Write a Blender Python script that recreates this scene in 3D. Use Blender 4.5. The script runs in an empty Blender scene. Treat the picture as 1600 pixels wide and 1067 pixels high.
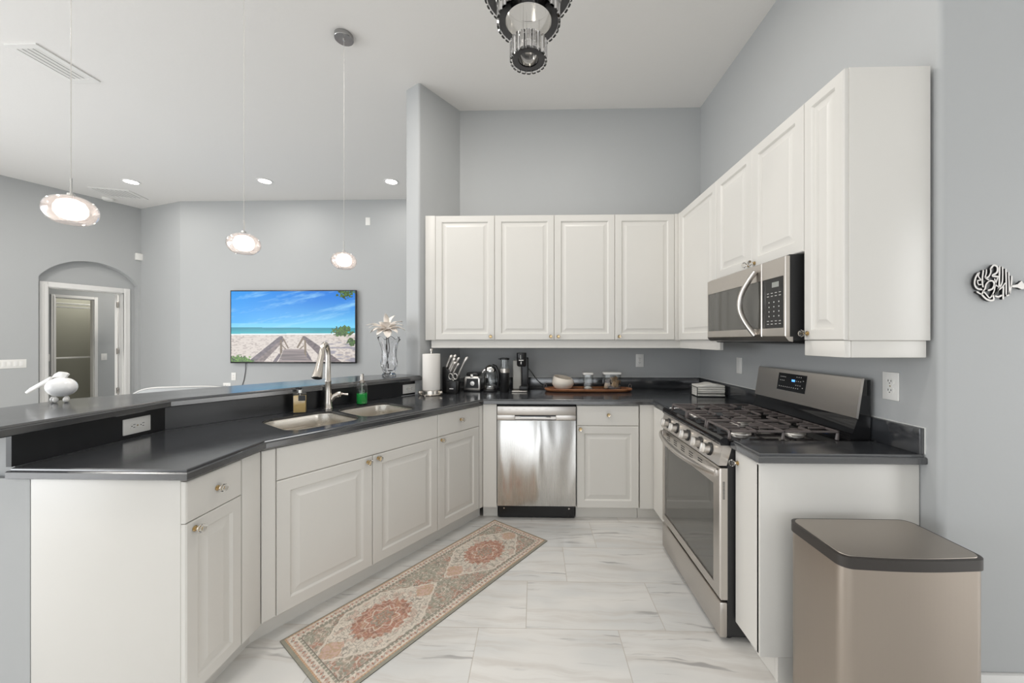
import bpy, bmesh, math, random
import numpy as np
from mathutils import Vector, Matrix
R = math.radians
PI = math.pi
random.seed(7)
scn = bpy.context.scene
COL = scn.collection

# ------------------------------------------------------------ camera
cam_d = bpy.data.cameras.new('camera')
cam = bpy.data.objects.new('camera', cam_d)
COL.objects.link(cam)
cam.location = (0, 0, 1.36)
cam.rotation_euler = (R(90), 0, R(1.378))
cam_d.sensor_width = 36.0
cam_d.lens = 36.0 * 582 / 1600
cam_d.shift_x = -22 / 1600
cam_d.shift_y = -2.5 / 1600
cam_d.clip_start = 0.02
scn.camera = cam

# ------------------------------------------------------------ world, lights, exposure
w = bpy.data.worlds.new('world')
scn.world = w
w.use_nodes = True
w.node_tree.nodes['Background'].inputs[0].default_value = (0.80, 0.90, 1.0, 1)
w.node_tree.nodes['Background'].inputs[1].default_value = 1.0
scn.view_settings.view_transform = 'Standard'
scn.view_settings.look = 'None'
scn.view_settings.gamma = 1
scn.view_settings.use_curve_mapping = False
scn.view_settings.exposure = 0.0
try:
    scn.cycles.max_bounces = 12
    scn.cycles.diffuse_bounces = 6
    scn.cycles.caustics_reflective = False
    scn.cycles.caustics_refractive = False
except Exception:
    pass


def area(name, loc, rot, sx, sy, power, col=(1, 1, 1)):
    l = bpy.data.lights.new(name, 'AREA')
    l.shape = 'RECTANGLE'
    l.size, l.size_y = sx, sy
    l.energy = power
    l.color = col
    o = bpy.data.objects.new(name, l)
    o.location = loc
    o.rotation_euler = rot
    COL.objects.link(o)
    return o


# added area lights imitating daylight from unseen openings behind and beside the camera
area('added_rear_fill', (-1.3, -6.72, 1.10), (R(90), 0, 0), 8.4, 2.1, 74, (1.0, 0.985, 0.96))
area('added_living_fill', (-7.3, -0.8, 1.25), (R(90), 0, R(-90)), 7.0, 2.4, 205, (0.97, 0.985, 1.0))
area('added_dining_fill', (4.42, -0.1, 1.3), (R(90), 0, R(90)), 2.4, 2.0, 46, (1.0, 0.97, 0.93))
# three downlights in view, lens in the fitting; the rest is unseen added fill
for lx_, ly_, le_ in ((-5.43, 4.88, 5), (-3.615, 4.90, 5), (-1.93, 4.96, 5), (-3.4, 2.0, 19), (-5.4, 3.2, 32), (-4.6, -0.5, 14), (-1.0, 2.1, 12), (0.40, 2.1, 9), (-1.2, 0.95, 15), (-1.6, -1.4, 5), (-0.2, -3.4, 8)):
    a_ = area('downlight_or_fill', (lx_, ly_, 3.475), (0, 0, 0), 0.14, 0.14, le_, (1.0, 0.96, 0.90))
    a_.data.shape = 'DISK'
for lx_, ly_ in ((-6.7, 6.3), (-8.0, 6.6)):  # unseen lamps added to brighten the hall and the closet
    area('added_hall_fill', (lx_, ly_, 2.66), (0, 0, 0), 0.25, 0.25, 14, (1.0, 0.96, 0.88))


# ------------------------------------------------------------ materials
MATS = {}


def mat(name, col, rough=0.5, metal=0.0, **k):
    if name in MATS:
        return MATS[name]
    m = bpy.data.materials.new(name)
    m.use_nodes = True
    b = m.node_tree.nodes['Principled BSDF']
    b.inputs['Base Color'].default_value = (*col, 1)
    b.inputs['Roughness'].default_value = rough
    b.inputs['Metallic'].default_value = metal
    for kk, v in k.items():
        b.inputs[kk.replace('_', ' ')].default_value = v
    MATS[name] = m
    return m


class NT:
    """tiny helper to write node graphs"""
    def __init__(s, m):
        s.t = m.node_tree
        s.b = s.t.nodes['Principled BSDF']

    def n(s, typ, **k):
        nd = s.t.nodes.new(typ)
        for a, v in k.items():
            setattr(nd, a, v)
        return nd

    def put(s, sock, v):
        if isinstance(v, bpy.types.NodeSocket):
            s.t.links.new(v, sock)
        else:
            sock.default_value = v

    def m(s, op, a, b=0.0, c=0.0):
        nd = s.n('ShaderNodeMath', operation=op)
        s.put(nd.inputs[0], a); s.put(nd.inputs[1], b); s.put(nd.inputs[2], c)
        return nd.outputs[0]

    def mix(s, f, a, b):
        nd = s.n('ShaderNodeMix', data_type='RGBA')
        s.put(nd.inputs[0], f); s.put(nd.inputs[6], a); s.put(nd.inputs[7], b)
        return nd.outputs[2]

    def comb(s, x, y, z):
        nd = s.n('ShaderNodeCombineXYZ')
        s.put(nd.inputs[0], x); s.put(nd.inputs[1], y); s.put(nd.inputs[2], z)
        return nd.outputs[0]

    def noise(s, vec, scale, detail=3, rough=0.5, dist=0.0):
        nd = s.n('ShaderNodeTexNoise')
        s.put(nd.inputs['Vector'], vec)
        nd.inputs['Scale'].default_value = scale
        nd.inputs['Detail'].default_value = detail
        nd.inputs['Roughness'].default_value = rough
        nd.inputs['Distortion'].default_value = dist
        return nd.outputs[0]

    def ramp(s, v, lo, hi, a=0.0, b=1.0):
        nd = s.n('ShaderNodeMapRange', interpolation_type='SMOOTHSTEP')
        s.put(nd.inputs[0], v)
        for i, q in enumerate((lo, hi, a, b)):
            nd.inputs[i + 1].default_value = q
        return nd.outputs[0]

    def bump(s, h, strength=0.1, dist=0.01):
        nd = s.n('ShaderNodeBump')
        nd.inputs['Strength'].default_value = strength
        nd.inputs['Distance'].default_value = dist
        s.put(nd.inputs['Height'], h)
        s.t.links.new(nd.outputs[0], s.b.inputs['Normal'])

    def coords(s, which='Object'):
        return s.n('ShaderNodeTexCoord').outputs[which]

    def sep(s, v):
        nd = s.n('ShaderNodeSeparateXYZ')
        s.put(nd.inputs[0], v)
        return nd.outputs


def paint(name, col, rough=0.6, bump=0.04, scale=90):
    m = mat(name, col, rough)
    t = NT(m)
    t.bump(t.noise(t.coords(), scale, 2), bump, 0.004)
    return m


M_wall = paint('grey_wall_paint', (0.445, 0.455, 0.458), 0.55, 0.05, 70)
M_ceil = paint('ceiling_texture_paint', (0.80, 0.785, 0.765), 0.8, 0.14, 45)
M_cab = mat('white_cabinet_thermofoil', (0.70, 0.682, 0.645), 0.33)
M_trim = mat('white_trim_paint', (0.82, 0.81, 0.79), 0.4)
M_white = mat('white_plastic', (0.84, 0.83, 0.80), 0.35)
M_dark = mat('dark_slot', (0.03, 0.03, 0.03), 0.5)
M_black = mat('black_plastic', (0.012, 0.012, 0.013), 0.28)
M_blackgl = mat('black_glass', (0.012, 0.012, 0.013), 0.06)
M_ovengl = mat('smoked_glass_pale_reflection', (0.075, 0.073, 0.065), 0.05, IOR=1.9)  # base lightened to put the cabinets' reflection into the glass colour
M_blackm = mat('black_matte_plastic', (0.02, 0.02, 0.021), 0.5)
M_iron = mat('cast_iron', (0.14, 0.12, 0.115), 0.35)
M_brass = mat('brass', (0.62, 0.46, 0.24), 0.25, 1.0)
M_chrome = mat('chrome', (0.75, 0.74, 0.72), 0.1, 1.0)
M_nickel = mat('brushed_nickel', (0.62, 0.58, 0.53), 0.24, 1.0)
M_mirror = mat('mirror_steel_dark_reflection', (0.08, 0.08, 0.085), 0.07, 1.0)  # reflection of dark surroundings put into the steel colour
M_rimgrey = mat('dark_grey_rim_plastic', (0.035, 0.030, 0.027), 0.38)
M_up = mat('black_solid_surface_upstand', (0.014, 0.015, 0.017), 0.28)
M_grout = mat('caulk_white', (0.78, 0.78, 0.76), 0.6)
M_paper = mat('paper_towel_white', (0.86, 0.83, 0.79), 0.9)
M_cotton = mat('cotton_cloth_white', (0.80, 0.78, 0.73), 0.9)
M_ceramic = mat('cream_ceramic', (0.74, 0.68, 0.60), 0.35)
M_fabric = mat('light_grey_upholstery', (0.36, 0.37, 0.375), 0.85)
M_silver = mat('silver_metal', (0.80, 0.77, 0.73), 0.32, 1.0)
M_petal = mat('white_silk_petal', (0.88, 0.82, 0.76), 0.7)
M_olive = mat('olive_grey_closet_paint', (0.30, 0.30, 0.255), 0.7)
M_opal = mat('white_opal_glass', (0.88, 0.88, 0.88), 0.2)
M_crystal_w = mat('white_frosted_crystal', (0.80, 0.79, 0.77), 0.15)
M_blue = mat('blue_tag_plastic', (0.05, 0.12, 0.6), 0.4)
M_cracker = mat('brown_biscuit', (0.48, 0.32, 0.18), 0.8)
M_choc = mat('dark_chocolate', (0.06, 0.03, 0.02), 0.5)
M_mark = mat('pale_print', (0.55, 0.54, 0.52), 0.5)


def glass(name, col=(1, 1, 1), rough=0.0, ior=1.45):
    m = mat(name, col, rough)
    b = m.node_tree.nodes['Principled BSDF']
    b.inputs['Transmission Weight'].default_value = 1.0
    b.inputs['IOR'].default_value = ior
    return m


def thin_glass(name, tint=(1, 1, 1), milk=0.0, gain=1.0):
    m = mat(name, (1, 1, 1), 0.0)
    nt = m.node_tree
    for nd in list(nt.nodes):
        nt.nodes.remove(nd)
    out = nt.nodes.new('ShaderNodeOutputMaterial')
    tr = nt.nodes.new('ShaderNodeBsdfTransparent'); tr.inputs[0].default_value = (*tint, 1)
    gl = nt.nodes.new('ShaderNodeBsdfGlossy'); gl.inputs['Roughness'].default_value = 0.03
    fr = nt.nodes.new('ShaderNodeLayerWeight')
    pw = nt.nodes.new('ShaderNodeMath'); pw.operation = 'POWER'; pw.inputs[1].default_value = 2.6
    ml = nt.nodes.new('ShaderNodeMath'); ml.operation = 'MULTIPLY_ADD'; ml.inputs[1].default_value = 0.7 * gain; ml.inputs[2].default_value = 0.06
    mx = nt.nodes.new('ShaderNodeMixShader')
    nt.links.new(fr.outputs['Facing'], pw.inputs[0]); nt.links.new(pw.outputs[0], ml.inputs[0]); nt.links.new(ml.outputs[0], mx.inputs[0])
    base = tr.outputs[0]
    if milk:
        tl = nt.nodes.new('ShaderNodeBsdfTranslucent'); tl.inputs[0].default_value = (*tint, 1)
        m2 = nt.nodes.new('ShaderNodeMixShader'); m2.inputs[0].default_value = milk
        nt.links.new(tr.outputs[0], m2.inputs[1]); nt.links.new(tl.outputs[0], m2.inputs[2])
        base = m2.outputs[0]
    nt.links.new(base, mx.inputs[1]); nt.links.new(gl.outputs[0], mx.inputs[2])
    nt.links.new(mx.outputs[0], out.inputs[0])
    return m


M_glass = thin_glass('clear_glass', (0.96, 0.97, 0.97))
M_crystal = glass('crystal_glass', (0.98, 0.98, 0.99), 0.02, 1.5)
M_knobgl = glass('faceted_knob_glass', (0.98, 0.97, 0.95), 0.0, 1.5)
M_pend = thin_glass('clear_pendant_glass', (1.0, 0.96, 0.94), 0.10, 1.0)
M_amber = mat('amber_liquid_soap', (0.72, 0.50, 0.20), 0.15)
M_green = mat('green_liquid_soap', (0.015, 0.42, 0.07), 0.12)


def emis(name, col, st):
    m = mat(name, col, 0.5)
    b = m.node_tree.nodes['Principled BSDF']
    b.inputs['Emission Color'].default_value = (*col, 1)
    b.inputs['Emission Strength'].default_value = st
    return m


M_bulb = emis('lit_frosted_bulb', (1.0, 0.96, 0.91), 4.5)
M_led = emis('lit_downlight_lens', (1.0, 0.98, 0.94), 14.0)
M_bluedig = emis('blue_display_digits', (0.10, 0.35, 1.0), 2.0)


def steel(name, col, rough, axis=2, scale=260, amt=0.06, wave=0.0):
    """brushed steel: fine lines run along `axis`; wave adds the slow buckle of thin sheet"""
    m = mat(name, col, rough, 1.0)
    t = NT(m)
    x, y, z = t.sep(t.coords())
    a = [x, y, z]
    a[axis] = t.m('MULTIPLY', a[axis], 0.01)
    nz = t.noise(t.comb(*a), scale, 2)
    t.put(t.b.inputs['Roughness'], t.ramp(nz, 0.2, 0.8, rough - amt, rough + amt))
    if wave:
        a2 = [x, y, z]
        a2[axis] = t.m('MULTIPLY', a2[axis], 0.28)
        h = t.noise(t.comb(*a2), 5.0, 1, 0.4, 0.6)
        t.bump(h, 1.0, wave)
    else:
        t.bump(nz, 0.012, 0.0003)
    return m


M_steel = steel('stainless_steel', (0.60, 0.565, 0.53), 0.30)
M_steelh = steel('stainless_steel_horizontal_grain', (0.62, 0.585, 0.55), 0.30, 0, 260, 0.02)
M_steeldw = steel('stainless_dishwasher_panel', (0.70, 0.685, 0.665), 0.27, 2, 260, 0.008, 0.05)
M_can = steel('stainless_bin_sheet', (0.44, 0.385, 0.335), 0.33, 2, 300, 0.04)
M_canlid = mat('bin_lid_grey', (0.38, 0.34, 0.30), 0.32, 0.8)
M_sink = steel('stainless_sink', (0.72, 0.68, 0.62), 0.30, 0, 200, 0.05)

# solid-surface worktop, almost black with a fine fleck
M_top = mat('black_solid_surface_worktop', (0.03, 0.032, 0.036), 0.16)
t = NT(M_top)
nz = t.noise(t.coords(), 900, 1)
t.put(t.b.inputs['Base Color'], t.mix(t.ramp(nz, 0.62, 0.72), (0.030, 0.032, 0.036, 1), (0.085, 0.09, 0.10, 1)))
t.put(t.b.inputs['Roughness'], t.ramp(t.noise(t.coords(), 3, 3), 0.3, 0.7, 0.13, 0.20))
M_top.node_tree.nodes['Principled BSDF'].inputs['IOR'].default_value = 2.2

# acacia board
M_wood = mat('acacia_wood', (0.36, 0.15, 0.07), 0.4)
t = NT(M_wood)
x, y, z = t.sep(t.coords())
nz = t.noise(t.comb(t.m('MULTIPLY', x, 2.0), t.m('MULTIPLY', y, 30.0), t.m('MULTIPLY', z, 30.0)), 1.5, 4, 0.6, 0.8)
t.put(t.b.inputs['Base Color'], t.mix(t.ramp(nz, 0.3, 0.7), (0.50, 0.22, 0.10, 1), (0.25, 0.09, 0.04, 1)))

# floor: large marble-look tiles, 655 x 345 mm, each row shifted by a third
M_floor = mat('marble_look_floor_tile', (0.8, 0.79, 0.77), 0.16)
t = NT(M_floor)
x, y, z = t.sep(t.coords())
TW, TH = 0.6545, 0.3455
ry = t.m('DIVIDE', t.m('SUBTRACT', y, 1.755), TH)
row = t.m('FLOOR', ry)
rx = t.m('DIVIDE', t.m('SUBTRACT', t.m('ADD', x, 0.043), t.m('MULTIPLY', row, 0.2230)), TW)
colm = t.m('FLOOR', rx)
fy = t.m('FRACT', ry)
fx = t.m('FRACT', rx)
ey = t.m('MULTIPLY', t.m('MINIMUM', fy, t.m('SUBTRACT', 1.0, fy)), TH)
ex = t.m('MULTIPLY', t.m('MINIMUM', fx, t.m('SUBTRACT', 1.0, fx)), TW)
edge = t.m('MINIMUM', ex, ey)
grout = t.ramp(edge, 0.0008, 0.0022, 1.0, 0.0)
rnd = t.m('FRACT', t.m('MULTIPLY', t.m('SINE', t.m('ADD', t.m('MULTIPLY', row, 12.99), t.m('MULTIPLY', colm, 78.23))), 4375.5))
rnd2 = t.m('FRACT', t.m('MULTIPLY', rnd, 91.7))
ox = t.m('MULTIPLY', rnd, 37.0)
wob = t.noise(t.comb(t.m('ADD', x, ox), t.m('MULTIPLY', y, 1.5), ox), 2.2, 3)
yy = t.m('ADD', t.m('ADD', y, t.m('MULTIPLY', wob, 0.16)), t.m('MULTIPLY', x, 0.05))
v1 = t.noise(t.comb(t.m('ADD', t.m('MULTIPLY', x, 0.9), ox), t.m('MULTIPLY', yy, 11.0), ox), 1.6, 5, 0.62)
v2 = t.noise(t.comb(t.m('ADD', t.m('MULTIPLY', x, 1.6), ox), t.m('MULTIPLY', yy, 26.0), rnd), 1.5, 4, 0.6)
soft = t.noise(t.comb(t.m('ADD', x, ox), t.m('MULTIPLY', yy, 3.0), ox), 2.0, 2)
gate = t.ramp(t.noise(t.comb(t.m('ADD', x, ox), t.m('MULTIPLY', y, 3.0), rnd2), 2.0, 2), 0.45, 0.62)
base = t.mix(t.ramp(soft, 0.35, 0.68), (0.79, 0.775, 0.75, 1), (0.70, 0.70, 0.69, 1))
base = t.mix(t.m('MULTIPLY', t.ramp(v1, 0.46, 0.66), 0.5), base, (0.60, 0.56, 0.52, 1))
base = t.mix(t.m('MULTIPLY', t.ramp(v2, 0.565, 0.67), t.m('MULTIPLY', gate, 0.75)), base, (0.34, 0.33, 0.33, 1))
base = t.mix(t.m('MULTIPLY', t.ramp(v1, 0.685, 0.73), 0.6), base, (0.33, 0.32, 0.32, 1))
base = t.mix(grout, base, (0.50, 0.46, 0.41, 1))
t.put(t.b.inputs['Base Color'], base)
t.put(t.b.inputs['Roughness'], t.m('ADD', t.m('MULTIPLY', grout, 0.5), 0.2))
t.bump(t.m('SUBTRACT', 1.0, grout), 0.3, 0.001)


# ------------------------------------------------------------ mesh helpers
class MB:
    def __init__(s):
        s.bm = bmesh.new()
        s.mi = 0

    def _mark(s, faces):
        for f in faces:
            f.material_index = s.mi

    def face(s, pts):
        f = s.bm.faces.new([s.bm.verts.new(p) for p in pts])
        f.material_index = s.mi
        return s

    def box(s, x0, x1, y0, y1, z0, z1, bev=0.0, seg=2):
        P = [(x, y, z) for z in (z0, z1) for y in (y0, y1) for x in (x0, x1)]
        v = [s.bm.verts.new(p) for p in P]
        fs = [s.bm.faces.new([v[i] for i in q]) for q in
              ((0, 2, 3, 1), (4, 5, 7, 6), (0, 1, 5, 4), (2, 6, 7, 3), (0, 4, 6, 2), (1, 3, 7, 5))]
        s._mark(fs)
        if bev > 0:
            es = set(e for f in fs for e in f.edges)
            r = bmesh.ops.bevel(s.bm, geom=list(es), offset=bev, segments=seg, profile=0.5, affect='EDGES')
            s._mark(r['faces'])
        return s

    def prism(s, pts, z0, z1, bev=0.0, axis='z', vert_bev=None, seg=3):
        def tr(p, h):
            if axis == 'z':
                return (p[0], p[1], h)
            if axis == 'y':
                return (p[0], h, p[1])
            return (h, p[0], p[1])
        a = [s.bm.verts.new(tr(p, z0)) for p in pts]
        b = [s.bm.verts.new(tr(p, z1)) for p in pts]
        n = len(pts)
        fs = [s.bm.faces.new(a[::-1]), s.bm.faces.new(b)]
        for i in range(n):
            fs.append(s.bm.faces.new([a[i], a[(i + 1) % n], b[(i + 1) % n], b[i]]))
        s._mark(fs)
        bmesh.ops.recalc_face_normals(s.bm, faces=fs)
        if bev > 0:
            es = set(e for f in fs for e in f.edges)
            r = bmesh.ops.bevel(s.bm, geom=list(es), offset=bev, segments=2, profile=0.5, affect='EDGES')
            s._mark(r['faces'])
        if vert_bev:
            es = []
            for i, w_ in vert_bev.items():
                for e in a[i].link_edges:
                    if b[i] in e.verts:
                        es.append((e, w_))
            for e, w_ in es:
                if e.is_valid:
                    r = bmesh.ops.bevel(s.bm, geom=[e], offset=w_, segments=seg, profile=0.5, affect='EDGES')
                    s._mark(r['faces'])
        return s

    def loops(s, rings, cap0=True, cap1=True, closed=True):
        """rings: list of equal-length point loops joined into a skin"""
        vs = [[s.bm.verts.new(p) for p in r] for r in rings]
        n = len(rings[0])
        fs = []
        for a, b in zip(vs[:-1], vs[1:]):
            for i in range(n if closed else n - 1):
                fs.append(s.bm.faces.new([a[i], a[(i + 1) % n], b[(i + 1) % n], b[i]]))
        if cap0:
            fs.append(s.bm.faces.new(vs[0][::-1]))
        if cap1:
            fs.append(s.bm.faces.new(vs[-1]))
        s._mark(fs)
        bmesh.ops.recalc_face_normals(s.bm, faces=fs)
        return s

    def lathe(s, prof, c=(0, 0, 0), seg=32, axis='z', flute=0.0, nfl=12, twist=0.0, sx=1.0, sy=1.0, ring=False):
        if ring:
            prof = list(prof) + [prof[0]]
        rings = []
        for r, h in prof:
            ring = []
            for i in range(seg):
                a = 2 * PI * i / seg
                rr = r * (1 + flute * math.cos(nfl * (a + twist * h)))
                p = (rr * math.cos(a) * sx, rr * math.sin(a) * sy, h)
                if axis == 'y':
                    p = (p[0], p[2], p[1])
                elif axis == 'x':
                    p = (p[2], p[0], p[1])
                ring.append((p[0] + c[0], p[1] + c[1], p[2] + c[2]))
            rings.append(ring)
        return s.loops(rings, prof[0][0] > 1e-5 and not ring, prof[-1][0] > 1e-5 and not ring)

    def cyl(s, p0, p1, r0, r1=None, seg=16):
        r1 = r0 if r1 is None else r1
        return s.tube([p0, p1], [r0, r1], seg)

    def tube(s, pts, r, seg=12, closed=False, flat=1.0):
        pts = [Vector(p) for p in pts]
        n = len(pts)
        rs = r if isinstance(r, (list, tuple)) else [r] * n
        rings = []
        up = None
        for i in range(n):
            a = pts[(i - 1) % n] if (closed or i > 0) else pts[i]
            b = pts[(i + 1) % n] if (closed or i < n - 1) else pts[i]
            d = (b - a).normalized()
            if up is None:
                up = Vector((0, 0, 1)) if abs(d.z) < 0.9 else Vector((1, 0, 0))
            u = d.cross(up).normalized()
            v = u.cross(d).normalized()
            up = v
            rings.append([tuple(pts[i] + (u * math.cos(2 * PI * k / seg) * flat + v * math.sin(2 * PI * k / seg)) * rs[i]) for k in range(seg)])
        if closed:
            rings.append(rings[0])
            return s.loops(rings, False, False)
        return s.loops(rings)

    def sphere(s, c, r, seg=20, rings=12, sx=1, sy=1, sz=1):
        prof = [(max(1e-6, r * math.sin(PI * i / rings)), -r * math.cos(PI * i / rings) * sz) for i in range(rings + 1)]
        rr = []
        for q, h in prof:
            rr.append([(c[0] + q * math.cos(2 * PI * k / seg) * sx, c[1] + q * math.sin(2 * PI * k / seg) * sy, c[2] + h) for k in range(seg)])
        s.loops(rr, False, False)
        return s

    def xf(s, mtx):
        bmesh.ops.transform(s.bm, matrix=mtx, verts=s.bm.verts)
        return s

    def build(s, name, mats, parent=None, smooth=35, weld=True):
        if weld:
            bmesh.ops.remove_doubles(s.bm, verts=s.bm.verts, dist=1e-6)
        me = bpy.data.meshes.new(name)
        s.bm.to_mesh(me)
        s.bm.free()
        for m in (mats if isinstance(mats, (list, tuple)) else [mats]):
            me.materials.append(m)
        if smooth:
            me.polygons.foreach_set('use_smooth', [True] * len(me.polygons))
            me.set_sharp_from_angle(angle=R(smooth))
        o = bpy.data.objects.new(name, me)
        COL.objects.link(o)
        if parent is not None:
            o.parent = parent
        return o


def tag(o, label, cat, group=None):
    o['label'] = label
    o['category'] = cat
    if group:
        o['group'] = group
    return o


def thing(name, label, cat, loc=(0, 0, 0), rz=0.0, group=None):
    o = bpy.data.objects.new(name, None)
    o.empty_display_size = 0.05
    COL.objects.link(o)
    o.location = loc
    o.rotation_euler = (0, 0, rz)
    return tag(o, label, cat, group)


def struct(o):
    o['kind'] = 'structure'
    return o


def dup(root, loc, rz=None, label=None, scale=None):
    def cp(o, par):
        c = o.copy()
        COL.objects.link(c)
        if par is not None:
            c.parent = par
        for ch in [q for q in list(bpy.data.objects) if q.parent == o]:
            cp(ch, c)
        return c
    r = cp(root, None)
    r.location = loc
    if rz is not None:
        r.rotation_euler = (0, 0, rz)
    if label:
        r['label'] = label
    if scale:
        r.scale = scale
    return r


def offset_poly(pts, d):
    """inset a CCW polygon by d"""
    n = len(pts)
    out = []
    for i in range(n):
        p0, p1, p2 = Vector(pts[i - 1]), Vector(pts[i]), Vector(pts[(i + 1) % n])
        e1 = (p1 - p0).normalized()
        e2 = (p2 - p1).normalized()
        n1 = Vector((-e1.y, e1.x))
        n2 = Vector((-e2.y, e2.x))
        b = (n1 + n2)
        b = b / max(1e-6, b.dot(n1))
        out.append(tuple(p1 + b * d))
    return out


def slab(b, pts, z0, z1, step=True):
    """worktop slab with the double-step routed edge"""
    prof = [(0.006, z0), (0.0, z0 + 0.004), (0.0, z1 - 0.013), (0.003, z1 - 0.009), (0.008, z1 - 0.008), (0.009, z1 - 0.003), (0.012, z1)]
    rings = []
    for ins, z in prof:
        rings.append([(p[0], p[1], z) for p in offset_poly(pts, ins)])
    b.loops(rings)
    return b


def boolean_cut(o, cutters):
    dg = bpy.context.evaluated_depsgraph_get()
    for c in cutters:
        md = o.modifiers.new('cut', 'BOOLEAN')
        md.operation = 'DIFFERENCE'
        md.object = c
        md.solver = 'EXACT'
    dg.update()
    me = bpy.data.meshes.new_from_object(o.evaluated_get(dg))
    o.modifiers.clear()
    o.data = me
    me.polygons.foreach_set('use_smooth', [True] * len(me.polygons))
    me.set_sharp_from_angle(angle=R(30))
    for c in cutters:
        bpy.data.objects.remove(c)


def rrect(x0, x1, y0, y1, r, n=6):
    pts = []
    for cx, cy, a0 in ((x1 - r, y0 + r, -90), (x1 - r, y1 - r, 0), (x0 + r, y1 - r, 90), (x0 + r, y0 + r, 180)):
        for k in range(n + 1):
            a = R(a0 + 90 * k / n)
            pts.append((cx + r * math.cos(a), cy + r * math.sin(a)))
    return pts


# shared geometry of the plan
DX, DY = 0.568, 0.823              # direction of the angled sink run
NX, NY = -0.823, 0.568             # away from the kitchen
RZ_SINK = math.atan2(DY, DX)
YB = 3.45                          # kitchen back wall
XR = 1.515                         # kitchen right wall
CT = 0.914                         # worktop height
CEIL = 3.49
BAR = 1.068

# ------------------------------------------------------------ SETTING
b = MB(); b.box(-9.8, 4.6, -6.9, 8.2, -0.12, 0.0)
struct(b.build('floor', M_floor, smooth=0))
b = MB(); b.box(-9.8, 4.6, -6.9, 8.2, CEIL, CEIL + 0.12)
struct(b.build('ceiling', M_ceil, smooth=0))
b = MB(); b.box(-0.596, XR, YB, YB + 0.15, 0, CEIL)
b.prism([(-0.699, YB), (-0.596, YB), (-0.596, YB + 0.15)], 0, CEIL)
struct(b.build('wall_kitchen_back', M_wall, smooth=0))
# angled stub wall that ends the bar
b = MB()
b.prism([(-0.96, 3.06), (-0.699, 3.4495), (-0.598, 3.5985), (-0.598, 5.6), (-0.80, 5.6), (-0.806, 3.60), (-1.108, 3.162)], 0, CEIL,
        vert_bev={0: 0.02, 6: 0.02}, seg=4)
struct(b.build('wall_stub', M_wall, smooth=40))
b = MB()
b.prism([(XR, 1.425), (4.5, 1.425), (4.5, 1.60), (1.70, 1.60), (1.70, 3.6), (XR, 3.6)], 0, CEIL, vert_bev={0: 0.022}, seg=5)
struct(b.build('wall_right', M_wall, smooth=40))
b = MB(); b.prism([(1.56, 1.4095), (4.5, 1.4095), (4.5, 1.4249), (1.56, 1.4249)], 0, 0.127, 0.003)
struct(b.build('baseboard_right', M_trim))
# far living-room wall
b = MB(); b.box(-5.46, -0.80, 5.60, 5.75, 0, CEIL)
struct(b.build('wall_living_far', M_wall, smooth=0))
b = MB(); b.prism([(-5.46, 5.60), (-5.46, 5.75), (-6.46, 6.10), (-6.402, 5.90)][::-1], 0, CEIL)
struct(b.build('wall_living_return', M_wall, smooth=0))
# left living-room wall: local frame x along the wall, y away from the room
AX, AY = -6.9, 4.64
RZ_L = math.atan2(0.9295, 0.3688)
Lx0 = -7.0


def on_left_wall(o):
    o.location = (AX, AY, 0)
    o.rotation_euler = (0, 0, RZ_L)
    return o


arch = []
x0a, x1a, zs, zt = 0.312, 1.318, 2.235, 2.525
xc = (x0a + x1a) / 2
hw = (x1a - x0a) / 2
rise = zt - zs
rad = (hw * hw + rise * rise) / (2 * rise)
for k in range(25):
    a = math.asin(hw / rad) * (1 - 2 * k / 24)
    arch.append((xc + rad * math.sin(a), zt - rad + rad * math.cos(a)))
# arch runs right -> left
b = MB()
b.prism([(-1.2, 0), (x0a, 0)] + arch[::-1] + [(x1a, 0), (1.355, 0), (1.355, CEIL), (-1.2, CEIL)], 0, 0.12, axis='y')
on_left_wall(struct(b.build('wall_living_left', M_wall, smooth=30)))
# recessed plane holding the door opening
ox0, ox1, oz = 0.42, 1.19, 2.105
b = MB()
b.box(x0a - 0.2, ox0, 0.1205, 0.24, 0, 2.9).box(ox1, x1a + 0.2, 0.1205, 0.24, 0, 2.9).box(ox0, ox1, 0.1205, 0.24, oz, 2.9)
on_left_wall(struct(b.build('wall_arch_recess', M_wall, smooth=0)))


def casing(b, xa, xb, z, y, wd=0.075, th=0.02, jamb=0.12):
    for (p, q) in ((xa - wd, xa), (xb, xb + wd)):
        b.box(p, q, y - th, y, 0, z + wd, 0.004)
        b.box(p + wd * .55 if p < xa - .01 else p, q if p < xa - .01 else q - wd * .55, y - th - .006, y - th, 0, z + wd * .45, 0.002)
    b.box(xa, xb, y - th, y, z, z + wd, 0.004)
    b.box(xa, xb, y - th - .006, y - th, z, z + wd * .45, 0.002)
    b.box(xa, xa + .012, y, y + jamb, 0, z).box(xb - .012, xb, y, y + jamb, 0, z).box(xa, xb, y, y + jamb, z - .012, z)
    return b


on_left_wall(struct(casing(MB(), ox0, ox1, oz, 0.12).build('trim_1', M_trim)))
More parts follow.
